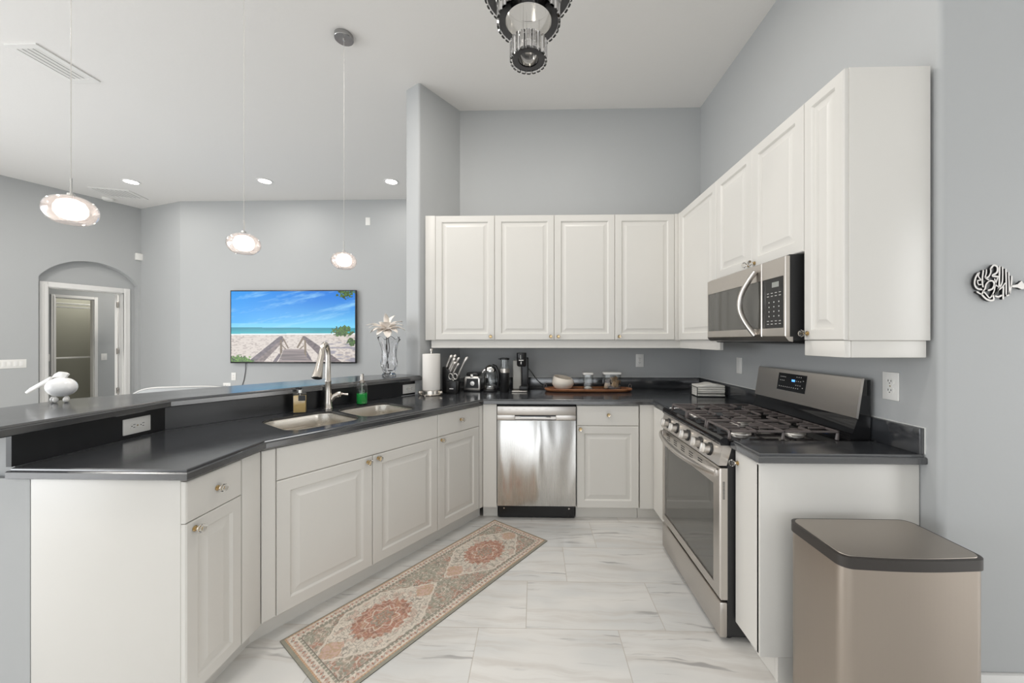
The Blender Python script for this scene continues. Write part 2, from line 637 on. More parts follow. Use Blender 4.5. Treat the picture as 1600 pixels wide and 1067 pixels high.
# bedroom hall beyond the doorway
b = MB()
b.box(-0.6, 0.826, 1.35, 1.45, 0, 2.7).box(1.262, 2.2, 1.35, 1.45, 0, 2.7).box(0.826, 1.262, 1.35, 1.45, 2.06, 2.7)
b.box(-0.7, -0.6, 0.26, 1.45, 0, 2.7).box(2.2, 2.3, 0.26, 1.45, 0, 2.7)
on_left_wall(struct(b.build('wall_hall', M_wall, smooth=0)))
b = MB(); b.box(-0.7, 2.3, 0.26, 2.6, 2.7, 2.8)
on_left_wall(struct(b.build('ceiling_hall', M_ceil, smooth=0)))
on_left_wall(struct(casing(MB(), 0.826, 1.262, 2.06, 1.35, 0.045, 0.018, 0.1).build('trim_2', M_trim)))
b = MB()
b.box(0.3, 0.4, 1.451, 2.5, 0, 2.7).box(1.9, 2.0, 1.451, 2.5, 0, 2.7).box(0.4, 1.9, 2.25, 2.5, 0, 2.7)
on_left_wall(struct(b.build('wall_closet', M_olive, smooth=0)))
# open hall door with hinges, seen nearly edge-on
dr = on_left_wall(struct(bpy.data.objects.new('door_1', None)))
COL.objects.link(dr)
b = MB(); b.box(0, 0.70, 0, 0.035, 0.01, 2.08, 0.003)
b.xf(Matrix.Translation((1.172, 0.245, 0)) @ Matrix.Rotation(R(62), 4, 'Z'))
b.build('door_leaf', M_trim, dr)
for hz in (0.55, 1.18, 1.92):
    b = MB(); b.box(1.150, 1.166, 0.20, 0.236, hz - 0.045, hz + 0.045, 0.002)
    b.build('hinge', M_nickel, dr)

# rest of the house, out of the frame, so that light and reflections are those of a closed interior
b = MB()
b.box(-7.5, -5.5, -6.9, -6.75, 0, CEIL).box(2.9, 4.6, -6.9, -6.75, 0, CEIL).box(-5.5, 2.9, -6.9, -6.75, 2.85, CEIL)
struct(b.build('wall_rear', M_wall, smooth=0))
b = MB(); b.box(4.45, 4.6, -6.75, -1.4, 0, CEIL).box(4.45, 4.6, 1.2, 1.42, 0, CEIL).box(4.45, 4.6, -1.4, 1.2, 2.7, CEIL).box(4.45, 4.6, -1.4, 1.2, 0, 0.3)  # made-up opening, placed to steer the added side light
struct(b.build('wall_dining', M_wall, smooth=0))
b = MB(); b.box(-7.5, -7.35, -6.75, -4.3, 0, CEIL).box(-7.5, -7.35, 2.7, 3.6, 0, CEIL).box(-7.5, -7.35, -4.3, 2.7, 2.85, CEIL)
struct(b.build('wall_living_open', M_wall, smooth=0))


def frame_window(name, n, w_, z0, z1, loc, rz):
    f = MB()
    for k in range(n + 1):
        x = -w_ / 2 + w_ * k / n
        f.box(x - .03, x + .03, -.03, .03, z0, z1)
    f.box(-w_ / 2, w_ / 2, -.03, .03, z0, z0 + .05).box(-w_ / 2, w_ / 2, -.03, .03, z1 - .06, z1)
    o = struct(f.build(name, M_trim))
    o.location = loc
    o.rotation_euler = (0, 0, rz)


frame_window('added_window_1', 5, 8.4, 0, 2.85, (-1.3, -6.80, 0), 0)  # unseen windows, added as frames around the fill lights
frame_window('added_window_2', 4, 7.0, 0, 2.85, (-7.42, -0.8, 0), R(90))
frame_window('added_window_3', 2, 2.6, 0.3, 2.7, (4.52, -0.1, 0), R(90))
#MARK1

# ------------------------------------------------------------ CABINETS
# local frame of every cabinet: x along the run seen from the front, y into the cabinet, z up


def knob_mb(x, z, y=0.0):
    b = MB()
    b.mi = 0
    b.lathe([(0.0001, 0), (0.010, 0), (0.010, 0.003), (0.0055, 0.005), (0.0055, 0.012), (0.008, 0.015), (0.0001, 0.015)], (0, 0, 0), 16, 'y')
    b.mi = 1
    b.lathe([(0.0001, 0.014), (0.008, 0.015), (0.0150, 0.022), (0.0160, 0.027), (0.012, 0.034), (0.006, 0.036), (0.0001, 0.0365)], (0, 0, 0), 8, 'y')
    b.xf(Matrix.Translation((x, y, z)) @ Matrix.Scale(-1, 4, (0, 1, 0)))
    bmesh.ops.reverse_faces(b.bm, faces=b.bm.faces)
    return b


def add_knob(par, x, z):
    return knob_mb(x, z).build('knob', [M_brass, M_knobgl], par, 25)


def front(par, x0, x1, z0, z1, knob=None, raised=True, name='door', fr=0.055, m=None):
    """raised-panel door or plain drawer front, face at y=0, 19 mm thick"""
    b = MB()
    g = 0.0015
    x0 += g; x1 -= g; z0 += g; z1 -= g
    if raised:
        prof = [(0, 0.019), (0, 0.004), (0.004, 0.0), (fr, 0.0), (fr + 0.004, 0.003), (fr + 0.008, 0.009), (fr + 0.015, 0.0095), (fr + 0.038, 0.0035), (fr + 0.043, 0.0015), (fr + 0.044, 0.0015)]
    else:
        prof = [(0, 0.019), (0, 0.004), (0.002, 0.0015), (0.006, 0.0)]
    rings = [[(x0 + i, y, z0 + i), (x1 - i, y, z0 + i), (x1 - i, y, z1 - i), (x0 + i, y, z1 - i)] for i, y in prof]
    b.loops(rings)
    o = b.build(name, m or M_cab, par, 20)
    if knob:
        add_knob(o, *knob)
    return o


def base_body(par, w, depth=0.585, x0=0.0, toe=True, z1=0.8745, extra=0.0):
    b = MB(); b.box(x0, w, 0.0195, depth, 0.10, z1)
    b.build('carcass', M_cab, par, 0)
    if toe:
        b = MB(); b.box(x0, w, 0.07, 0.09, 0.0, 0.10)
        b.build('toe_kick', M_cab, par, 0)


ZG = 0.716   # line between drawers and doors
ZT = 0.868
BFY = 2.80   # face plane of the back run

# back run: one base cabinet with drawer + door
c = thing('base_cabinet', 'white base cabinet with one drawer and one door between dishwasher and range corner', 'cabinet', (0.312, BFY, 0))
base_body(c, 0.468)
front(c, 0.0, 0.465, ZG, ZT, (0.235, 0.80), False, 'drawer_front')
front(c, 0.0, 0.465, 0.10, ZG, (0.026, 0.693))
# right corner cabinet: flat stile on the back run, narrow door on the right run
c = thing('corner_base_cabinet', 'white corner base cabinet tucked beside the far side of the range', 'cabinet', (0.783, BFY, 0))
b = MB()
b.prism([(0.0, 0.0), (0.117, 0.0), (0.117, -0.325), (0.715, -0.325), (0.715, 0.60), (0.0, 0.60)], 0.10, 0.8745)
b.build('carcass', M_cab, c, 0)
b = MB(); b.prism([(0.0, 0.07), (0.187, 0.07), (0.187, -0.325), (0.205, -0.325), (0.205, 0.09), (0.0, 0.09)], 0, 0.10)
b.build('toe_kick', M_cab, c, 0)
d = front(c, 0, 0.31, 0.10, ZT, (0.28, 0.79), False, 'door')
d.location = (0.0975, -0.01, 0); d.rotation_euler = (0, 0, R(-90))

# dishwasher
dw = thing('dishwasher', 'stainless steel dishwasher with pocket handle and black toe plate', 'dishwasher', (-0.287, BFY, 0))
b = MB(); b.box(0.006, 0.590, 0.03, 0.58, 0.105, 0.868)
b.build('tub_body', M_blackm, dw, 0)
b = MB(); b.box(0.003, 0.592, -0.012, 0.028, 0.115, 0.758, 0.004)
b.build('door_panel', M_steeldw, dw)
b = MB()
zt_, zb_ = 0.868, 0.760
b.box(0.003, 0.592, -0.012, 0.028, 0.797, 0.862, 0.003)
b.box(0.003, 0.135, -0.012, 0.028, 0.760, 0.797, 0.001).box(0.445, 0.592, -0.012, 0.028, 0.760, 0.797, 0.001)
b.box(0.135, 0.445, 0.016, 0.028, 0.760, 0.797)
b.build('control_panel', M_steelh, dw)
b = MB(); b.box(0.137, 0.443, -0.004, 0.015, 0.785, 0.7965)
b.build('pocket_handle', M_black, dw)
b = MB(); b.box(0.175, 0.405, -0.013, -0.002, 0.7755, 0.785, 0.002)
b.build('handle_bar', M_chrome, dw)
b = MB(); b.box(0.008, 0.588, 0.045, 0.06, 0.006, 0.105)
tp = b.build('toe_plate', M_black, dw, 0)
for sx_ in (0.05, 0.545):
    b = MB(); b.cyl((sx_, 0.045, 0.075), (sx_, 0.041, 0.075), 0.006, seg=10)
    b.build('screw', M_nickel, tp)
b = MB()
for k in range(7):
    b = MB(); b.box(0.03 + k * 0.055, 0.05 + k * 0.055, -0.0125, -0.0119, 0.838, 0.842)
    b.build('indicator_mark', M_mark, dw, 0)

# angled sink run, origin at the corner with the left run
KX, KY = -1.21, 1.617
c = thing('sink_base_cabinet', 'white sink base cabinet with long false front and two raised panel doors', 'cabinet', (KX, KY, 0), RZ_SINK)
b = MB()
b.prism([(0.0, 0.0195), (1.004, 0.0195), (1.004, 0.575), (-0.27, 0.575), (-0.0, 0.06)], 0.10, 0.66)
b.prism([(0.0, 0.0195), (1.004, 0.0195), (1.004, 0.060), (-0.0, 0.060)], 0.66, 0.8745)
b.build('carcass', M_cab, c, 0)
b = MB(); b.box(-0.035, 1.004, 0.07, 0.09, 0, 0.10)
b.build('toe_kick', M_cab, c, 0)
front(c, 0.0, 0.060, 0.10, ZT, None, False, 'filler_stile')
front(c, 0.060, 1.004, ZG, ZT, None, False, 'false_front')
front(c, 0.060, 0.537, 0.10, ZG, (0.507, 0.686))
front(c, 0.537, 1.004, 0.10, ZG, (0.570, 0.692))
ox_, oy_ = KX + DX * 1.004, KY + DY * 1.004
c = thing('base_cabinet', 'white base cabinet with one drawer and one door between sink cabinet and dishwasher', 'cabinet', (ox_, oy_, 0), RZ_SINK)
b = MB()
b.prism([(0.0, 0.0195), (0.433, 0.0195), (0.50, 0.02), (0.50, 0.12), (0.43, 0.575), (0.0, 0.575)], 0.10, 0.8745)
b.build('carcass', M_cab, c, 0)
b = MB(); b.box(0.0, 0.475, 0.07, 0.09, 0, 0.10)
b.build('toe_kick', M_cab, c, 0)
front(c, 0.0, 0.395, ZG, ZT, (0.205, 0.80), False, 'drawer_front')
front(c, 0.0, 0.395, 0.10, ZG, (0.030, 0.693))
b = MB(); b.box(0.397, 0.434, 0.001, 0.02, 0.10, ZT, 0.002)
b.build('filler_stile', M_cab, c)
f2 = MB(); f2.prism([(-0.392, BFY), (-0.289, BFY), (-0.289, BFY + 0.018), (-0.392, BFY + 0.018)], 0.10, 0.8745)
f2.prism([(-0.40, BFY + 0.07), (-0.289, BFY + 0.07), (-0.289, BFY + 0.09), (-0.40, BFY + 0.09)], 0.0, 0.10)
tag(f2.build('filler_panel', M_cab, None, 0), 'narrow white filler panel left of the dishwasher', 'cabinet panel')

# left run: drawer + door facing right, end panel facing the camera
c = thing('base_cabinet', 'white base cabinet nearest the camera with end panel under the bar end of the worktop', 'cabinet', (KX, 1.262, 0), R(90))
b = MB(); b.prism([(0.0185, 0.0195), (0.352, 0.0195), (0.335, 0.06), (0.335, 0.553), (0.0185, 0.553)], 0.10, 0.8745)
b.build('carcass', M_cab, c, 0)
b = MB(); b.box(0.0, 0.018, 0.0195, 0.555, 0.0, 0.8745, 0.001)
b.build('end_panel', M_cab, c)
b = MB(); b.box(0.0185, 0.395, 0.07, 0.09, 0, 0.10)
b.build('toe_kick', M_cab, c, 0)
front(c, 0.0, 0.248, ZG + 0.004, ZT, (0.128, 0.797), False, 'drawer_front')
front(c, 0.0, 0.248, 0.10, ZG + 0.004, (0.034, 0.690), fr=0.045)
b = MB(); b.box(0.250, 0.354, 0.001, 0.02, 0.10, ZT, 0.003)
b.build('filler_stile', M_cab, c)

# near right cabinet, beside the range
c = thing('base_cabinet', 'narrow white base cabinet at the near right end with plain side panel', 'cabinet', (0.893, 1.690, 0), R(-90))
base_body(c, 0.168, 0.615)
b = MB(); b.box(0.1685, 0.1885, 0.0, 0.618, 0.10, 0.8745, 0.001)
b.build('end_panel', M_cab, c)
b = MB(); b.box(0.1685, 0.1885, 0.070, 0.618, 0.0, 0.0995)
b.build('toe_return', M_cab, c, 0)
front(c, 0.003, 0.187, 0.10, ZT, (0.028, 0.818), False, 'door')

# ------------------------------------------------------------ upper cabinets
UB, UT = 1.358, 2.400
UFY = 3.10


def upper_doors(c, spans, z0=UB, z1=UT, knobs=()):
    for (a, q), k in zip(spans, knobs):
        front(c, a, q, z0, z1, k, True, 'door', 0.052)


c = thing('wall_cabinet', 'white wall cabinet with one door at the left end beside the stub wall', 'cabinet', (-0.92, UFY, 0))
b = MB()
b.prism([(0.0, 0.0195), (0.583, 0.0195), (0.583, 0.349), (0.222, 0.349)], UB, UT)
b.build('carcass', M_cab, c, 0)
b = MB(); b.box(0.0, 0.084, 0.001, 0.0195, UB, UT, 0.002)
b.build('filler_stile', M_cab, c)
b = MB(); b.prism([(0.045, 0.026), (0.583, 0.026), (0.583, 0.046), (0.045, 0.046)], UB - 0.065, UB - 0.0005)
b.build('light_rail', M_cab, c, 0)
upper_doors(c, [(0.084, 0.583)], knobs=[(0.55, UB + 0.03)])
c = thing('wall_cabinet', 'white two-door wall cabinet above the coffee maker in the middle of the back wall', 'cabinet', (-0.337, UFY, 0))
b = MB(); b.box(0, 0.999, 0.0195, 0.349, UB, UT)
b.build('carcass', M_cab, c, 0)
b = MB(); b.box(0, 0.999, 0.026, 0.046, UB - 0.065, UB - 0.0005)
b.build('light_rail', M_cab, c, 0)
upper_doors(c, [(0, 0.497), (0.497, 0.999)], knobs=[(0.467, UB + 0.03), (0.530, UB + 0.03)])
c = thing('corner_wall_cabinet', 'white wall cabinet filling the right corner, one door on each wall', 'cabinet', (0.662, UFY, 0))
UFX = 1.180
w1 = UFX - 0.662
b = MB()
b.prism([(0, 0.0195), (w1 + 0.0195, 0.0195), (w1 + 0.0195, -0.643), (XR - 0.001 - 0.662, -0.643), (XR - 0.001 - 0.662, 0.349), (0, 0.349)], UB, UT)
b.build('carcass', M_cab, c, 0)
b = MB(); b.prism([(0, 0.026), (w1 + 0.026, 0.026), (w1 + 0.026, -0.643), (w1 + 0.046, -0.643), (w1 + 0.046, 0.046), (0, 0.046)], UB - 0.065, UB - 0.0005)
b.build('light_rail', M_cab, c, 0)
front(c, 0.0, 0.490, UB, UT, (0.032, UB + 0.03), True, 'door', 0.052)
b = MB(); b.box(0.491, w1, 0.001, 0.0195, UB, UT, 0.001)
b.box(w1 + 0.0005, w1 + 0.0195, -0.030, 0.018, UB, UT, 0.001)
b.build('filler_stile', M_cab, c)
d = front(c, 0, 0.610, UB, UT, None, True, 'door', 0.052)
d.location = (w1, -0.032, 0); d.rotation_euler = (0, 0, R(-90))
c = thing('wall_cabinet', 'short white two-door wall cabinet directly above the microwave', 'cabinet', (UFX, 2.455, 0), R(-90))
b = MB(); b.box(0, 0.788, 0.0195, 0.334, 1.748, UT)
b.build('carcass', M_cab, c, 0)
upper_doors(c, [(0, 0.397), (0.397, 0.788)], 1.748, UT, [(0.370, 1.772), (0.424, 1.772)])
c = thing('wall_cabinet', 'tall narrow white wall cabinet at the right end, side panel facing the camera', 'cabinet', (UFX, 1.666, 0), R(-90))
b = MB(); b.box(0, 0.206, 0.0195, 0.315, UB, UT)
b.build('carcass', M_cab, c, 0)
b = MB(); b.box(0.2065, 0.2165, 0.0195, 0.320, UB, UT, 0.001)
b.build('end_panel', M_cab, c)
b = MB(); b.box(0.0, 0.210, 0.004, 0.030, UB - 0.066, UB - 0.0005, 0.003)
b.box(0.190, 0.210, 0.031, 0.312, UB - 0.066, UB - 0.0005, 0.003)
b.build('light_rail', M_cab, c)
front(c, 0.0, 0.214, UB, UT, (0.024, UB + 0.03), True, 'door', 0.042)
b = MB(); b.box(1.235, 1.262, 1.50, 1.515, UT + 0.0005, UT + 0.0065, 0.002)
tag(b.build('plastic_clip', M_blue), 'tiny blue plastic piece on top of the tall right wall cabinet', 'clip')

# ------------------------------------------------------------ worktops
wt = thing('worktop', 'long black solid-surface worktop bending from bar end past sink to range', 'countertop', (0, 0, 0))
b = MB()
poly = [(-1.834, 1.245), (-1.19, 1.245), (-1.19, 1.620), (-0.386, 2.785), (0.872, 2.785), (0.872, 2.458), (1.5145, 2.458), (1.5145, 3.4495), (-0.700, 3.4495), (-1.834, 1.806)]
slab(b, poly, 0.876, CT)
top = b.build('slab', M_top, wt, 30)


def S(s, w_, z=0.0):
    """sink-run coordinates: s along the counter edge, w_ in from it"""
    return (-1.2 + DX * s + NX * w_, 1.605 + DY * s + NY * w_, z)


def bowl_outline(s0, s1, w0, w1, r, asym=0.0):
    return [S(a, q)[:2] for a, q in rrect(s0, s1, w0, w1, r, 8)]


cuts = []
for s0, s1, w0, w1 in ((0.148, 0.536, 0.088, 0.500), (0.556, 0.925, 0.100, 0.490)):
    cb = MB(); cb.prism([p for p in bowl_outline(s0, s1, w0, w1, 0.085)], 0.8, 1.0)
    cuts.append(cb.build('cutter', M_top, None, 0))
boolean_cut(top, cuts)
b = MB()
b.box(-0.698, XR - 0.02, YB - 0.0195, YB - 0.0005, CT + 0.0003, CT + 0.102, 0.002)
b.box(XR - 0.0195, XR - 0.0005, 2.458, YB - 0.02, CT + 0.0003, CT + 0.102, 0.002)
b.build('backsplash', M_top, wt)
b = MB()
b.box(-0.69, XR - 0.003, YB - 0.006, YB - 0.0003, CT + 0.1025, CT + 0.106)
b.box(XR - 0.006, XR - 0.0003, 2.46, YB - 0.006, CT + 0.1025, CT + 0.106)
b.build('caulk_line', M_grout, wt, 0)

wt2 = thing('worktop', 'short black worktop piece at the right end beside the range', 'countertop', (0, 0, 0))
b = MB()
slab(b, [(0.872, 1.474), (1.5145, 1.474), (1.5145, 1.684), (0.872, 1.684)], 0.876, CT)
b.build('slab', M_top, wt2, 30)
b = MB(); b.box(XR - 0.0195, XR - 0.0005, 1.485, 1.712, CT + 0.0003, CT + 0.102, 0.002)
b.build('backsplash', M_top, wt2)
b = MB(); b.box(XR - 0.005, XR - 0.0003, 1.481, 1.712, CT + 0.1023, CT + 0.106).box(XR - 0.003, XR - 0.0003, 1.480, 1.4845, CT + .002, CT + 0.106)
b.build('caulk_line', M_grout, wt2, 0)

# bar half wall + its black upstand + bar top
b = MB()
hp0 = (-1.856, 1.26)
b.prism([(-1.856, 1.285), (-1.856, 1.799), (-1.066, 2.95), (-1.160, 3.02), (-1.99, 1.85), (-1.99, 1.285)][::-1], 0, BAR - 0.0395)
b.prism([(-1.99, 1.262), (-1.768, 1.262), (-1.768, 1.2845), (-1.99, 1.2845)], 0, 0.8745)
struct(b.build('wall_bar', M_wall, smooth=0))
b = MB()
b.prism([(-1.835, 1.262), (-1.835, 1.804), (-0.985, 3.036), (-1.0015, 3.0475), (-1.855, 1.810), (-1.855, 1.262)][::-1], CT + 0.0003, BAR - 0.0392)
tag(b.build('bar_upstand', M_up, None, 0), 'black vertical upstand between the sink worktop and the raised bar top', 'backsplash')
b = MB()
# front edge overhangs the upstand by 45 mm
poly = [(-1.79, 1.10), (-1.79, 1.790), (-0.9265, 3.0365), (-0.9700, 3.0660), (-1.1180, 3.1640), (-1.165, 3.17), (-1.46, 3.0), (-1.98, 2.27), (-2.31, 1.80), (-2.31, 1.10)]
slab(b, poly, BAR - 0.0385, BAR)
tag(b.build('bar_counter', M_top, None, 30), 'long raised black bar top with a bend, pendants hanging above it', 'bar counter')

# ------------------------------------------------------------ sink
sk = thing('kitchen_sink', 'stainless steel double-bowl undermount sink in the angled worktop', 'sink', S(0.54, 0.3, 0.70), RZ_SINK)
inv = Matrix.Rotation(-RZ_SINK, 4, 'Z') @ Matrix.Translation((-S(0.54, 0.3)[0], -S(0.54, 0.3)[1], -0.70))


def bowl(s0, s1, w0, w1, name, depth=0.18):
    b = MB()
    rings = []
    zt = 0.875
    for g, z, r in ((0.0012, zt + 0.024, 0.085), (0.0030, zt + 0.026, 0.083), (0.0045, zt + 0.022, 0.082), (0.006, zt - 0.03, 0.08), (0.012, zt - depth + 0.03, 0.095), (0.03, zt - depth + 0.006, 0.08), (0.05, zt - depth, 0.06), (0.16, zt - depth - 0.004, 0.01)):
        gx = min(g, (s1 - s0) / 2 - 0.03) if g > 0 else (-0.012 if g < -0.01 else g)
        gy = g if g > 0 else (-0.028 if g < -0.01 else g)
        rings.append([(*S(a, q)[:2], z) for a, q in rrect(s0 + gx, s1 - gx, w0 + gy, w1 - gy, max(0.012, r), 8)])
    b.loops(rings, False, True)
    b.xf(inv)
    o = b.build(name, M_sink, sk, 50)
    b = MB()
    cx, cy, _ = S((s0 + s1) / 2, (w0 + w1) / 2)
    b.lathe([(0.055, 0.0), (0.055, 0.003), (0.042, 0.002), (0.038, -0.002), (0.0001, -0.002)], (cx, cy, zt - depth - 0.001), 24)
    b.xf(inv)
    b.build('drain', M_chrome, o)
    return o


bl = bowl(0.148, 0.536, 0.088, 0.500, 'bowl')
bowl(0.556, 0.925, 0.100, 0.490, 'bowl')
# wire caddy hooked inside the left bowl
b = MB()
pts = [S(0.22, 0.100), S(0.40, 0.100), S(0.40, 0.185), S(0.22, 0.185)]
for z in (0.842, 0.80):
    b.tube([(p[0], p[1], z) for p in pts], 0.003, 8, closed=True)
for k in range(9):
    s_ = 0.22 + 0.18 * k / 8
    b.tube([S(s_, 0.100, 0.842), S(s_, 0.102, 0.80), S(s_, 0.183, 0.80), S(s_, 0.185, 0.842)], 0.0016, 6)
b.tube([S(0.25, 0.100, 0.842), S(0.25, 0.096, 0.866)], 0.002, 6).tube([S(0.37, 0.100, 0.842), S(0.37, 0.096, 0.866)], 0.002, 6)
tag(b.build('sink_caddy', M_chrome), 'chrome wire caddy hanging inside the left sink bowl', 'sink caddy')

# faucet
fx, fy, _ = S(0.564, 0.566)
fc = thing('faucet', 'polished nickel gooseneck faucet with pull-down spray head behind the sink', 'faucet', (fx, fy, CT))
b = MB()
b.lathe([(0.030, 0.0005), (0.030, 0.006), (0.026, 0.012), (0.024, 0.05), (0.0205, 0.11), (0.018, 0.17), (0.0195, 0.175), (0.0195, 0.182), (0.0165, 0.187), (0.0155, 0.30)], (0, 0, 0), 28)
b.build('body', M_nickel, fc, 50)
hd = Vector((0.16, -0.99, 0)).normalized()
b = MB()
pts, rs = [], []
rad_ = 0.052
for k in range(15):
    a = PI - PI * 0.94 * k / 14
    q = hd * (rad_ + rad_ * math.cos(a))
    pts.append((q.x, q.y, 0.345 + rad_ * 1.45 * math.sin(a)))
    rs.append(0.0150)
pts = [(0, 0, 0.295)] + pts
rs = [0.0155] + rs
b.tube(pts, rs, 18)
b.build('neck', M_nickel, fc, 50)
e0 = Vector(pts[-1])
sd = Vector((hd.x * 0.45 - 0.02, hd.y * 0.45, -1)).normalized()
b = MB()
b.tube([e0 - sd * 0.004, e0 + sd * 0.01, e0 + sd * 0.05, e0 + sd * 0.10, e0 + sd * 0.15, e0 + sd * 0.158], [0.0165, 0.0175, 0.0185, 0.0235, 0.0300, 0.0290], 22)
sh = b.build('spray_head', M_nickel, fc, 50)
b = MB(); b.tube([e0 + sd * 0.1582, e0 + sd * 0.161], [0.024, 0.023], 20)
b.build('nozzle', M_blackm, sh)
b = MB()
hv = Vector((0.70, 0.30, 0)).normalized()
b.tube([hv * 0.012 + Vector((0, 0, 0.045)), hv * 0.045 + Vector((0, 0, 0.062)), hv * 0.07 + Vector((0, 0, 0.085))][:1] + [hv * 0.035 + Vector((0, 0, 0.078)), hv * 0.06 + Vector((0, 0, 0.088))], [0.012, 0.017, 0.021], 16)
b.tube([hv * 0.058 + Vector((0, 0, 0.088)), hv * 0.075 + Vector((0, 0, 0.090)), hv * 0.078 + Vector((0, 0, 0.090)), hv * 0.085 + Vector((0, 0, 0.090)), hv * 0.105 + Vector((0, 0, 0.086)), hv * 0.118 + Vector((0, 0, 0.085))], [0.020, 0.018, 0.008, 0.006, 0.0075, 0.009], 14)
b.build('lever', M_nickel, fc, 50)
#MARK2

# ------------------------------------------------------------ RANGE (x: far -> near, y: into the wall)
RX = 0.830
rg = thing('gas_range', 'freestanding stainless steel gas range with five burners and rear control panel', 'stove', (RX, 2.450, 0), R(-90))
RW = 0.757
b = MB()
b.box(0.002, RW - 0.002, 0.035, 0.66, 0.03, 0.885)
b.box(0.03, RW - 0.03, 0.05, 0.60, 0.004, 0.03)
b.build('body', M_blackm, rg, 0)
for fx_ in (0.05, RW - 0.045):
    b = MB(); b.cyl((fx_, 0.055, 0.0), (fx_, 0.055, 0.03), 0.018, seg=14)
    b.build('foot', M_blackm, rg)
b = MB(); b.box(0.0, RW, 0.0, 0.034, 0.022, 0.180, 0.006)
b.build('storage_drawer', M_steelh, rg)
b = MB()
# oven door as a frame around its window
x0, x1, z0, z1 = 0.0, RW, 0.192, 0.783
wx0, wx1, wz0, wz1 = 0.045, RW - 0.062, 0.240, 0.695
outer = [(x0, z0), (x1, z0), (x1, z1), (x0, z1)]
inner = [(wx0, wz0), (wx1, wz0), (wx1, wz1), (wx0, wz1)]
def rr(pts, y): return [(p[0], y, p[1]) for p in pts]
b.loops([rr([(wx0 + .0, wz0), (wx1, wz0), (wx1, wz1), (wx0, wz1)], 0.006), rr(inner, 0.0), rr([(x0 + .006, z0 + .006), (x1 - .006, z0 + .006), (x1 - .006, z1 - .006), (x0 + .006, z1 - .006)], 0.0), rr(outer, 0.006), rr(outer, 0.034), rr(inner, 0.034)], False, False)
door = b.build('oven_door', M_steelh, rg)
b = MB(); b.box(wx0 + 0.001, wx1 - 0.001, 0.0065, 0.014, wz0 + 0.001, wz1 - 0.001)
b.build('window', M_ovengl, door, 0)
b = MB()
zs_ = [0.700 + 0.0062 * k for k in range(13)]
for z in zs_:
    b = MB(); b.box(RW - 0.0005, RW + 0.0006, 0.012, 0.022, z - 0.055, z - 0.052)
    b.build('vent_slot', M_dark, door, 0)
for g0 in (0.09, 0.20, 0.31, 0.42, 0.53):
    for dz in (0, 0.012, 0.024):
        b = MB(); b.box(g0, g0 + 0.05, -0.0006, 0.001, 0.735 + dz, 0.740 + dz)
        b.build('vent_slot', M_dark, door, 0)
b = MB()
rings = []
for k in range(21):
    u = k / 20
    x = 0.012 + (RW - 0.024) * u
    bow = 0.008 + 0.052 * math.sin(PI * u) ** 0.6
    y = -bow
    dip = 0.020 * math.sin(PI * u)
    hz = 0.766 - dip * 0.3
    rings.append([(x, y - 0.008, hz - 0.024), (x, y - 0.013, hz - 0.012), (x, y - 0.011, hz + 0.006), (x, y - 0.002, hz + 0.012), (x, y + 0.004, hz + 0.002), (x, y + 0.002, hz - 0.018)])
b.loops(rings)
b.box(0.008, 0.034, -0.014, 0.001, 0.744, 0.774, 0.003).box(RW - 0.034, RW - 0.008, -0.014, 0.001, 0.744, 0.774, 0.003)
b.build('handle', M_steelh, door, 50)
# slanted knob panel
b = MB()
b.prism([(-0.006, 0.795), (0.030, 0.795), (0.055, 0.885), (0.012, 0.885)], 0.0, RW, axis='x')
kp = b.build('knob_panel', M_steelh, rg, 30)
tilt = math.atan2(0.018, 0.09)
for kx in (0.105, 0.235, 0.395, 0.545, 0.650):
    b = MB()
    b.mi = 1
    b.lathe([(0.0001, 0.0), (0.030, 0.0), (0.031, 0.004), (0.027, 0.007), (0.0001, 0.007)], (0, 0, 0), 28, 'y')
    b.mi = 0
    b.lathe([(0.0001, 0.007), (0.0235, 0.007), (0.0230, 0.024), (0.0245, 0.030), (0.0240, 0.034), (0.0001, 0.036)], (0, 0, 0), 28, 'y')
    b.box(-0.006, 0.006, 0.034, 0.047, -0.022, 0.022, 0.003)
    b.xf(Matrix.Translation((kx, 0.003, 0.840)) @ Matrix.Rotation(-tilt, 4, 'X') @ Matrix.Scale(-1, 4, (0, 1, 0)))
    bmesh.ops.reverse_faces(b.bm, faces=b.bm.faces)
    b.build('knob', [M_silver, M_black], kp, 40)
# cooktop tray with rounded front lip
b = MB()
prof = [(0.004, 0.8855), (0.000, 0.898), (0.004, 0.913), (0.016, 0.922), (0.030, 0.9205), (0.042, 0.906), (0.560, 0.906), (0.575, 0.915), (0.575, 0.8855)]
b.prism(prof, 0.0, RW, axis='x')
ck = b.build('cooktop', M_blackgl, rg, 30)
for bx, by, br in ((0.150, 0.165, 0.046), (0.150, 0.430, 0.038), (0.378, 0.300, 0.044), (0.607, 0.165, 0.040), (0.607, 0.430, 0.036)):
    b = MB()
    b.mi = 0
    b.lathe([(br + 0.014, 0), (br + 0.012, 0.006), (br, 0.010), (br, 0.014), (0.0001, 0.014)], (bx, by, 0.9065), 28)
    b.mi = 1
    b.lathe([(br - 0.003, 0.0145), (br - 0.002, 0.018), (br - 0.008, 0.021), (0.0001, 0.022)], (bx, by, 0.9065), 28)
    b.build('burner', [M_silver, M_iron], ck, 40)


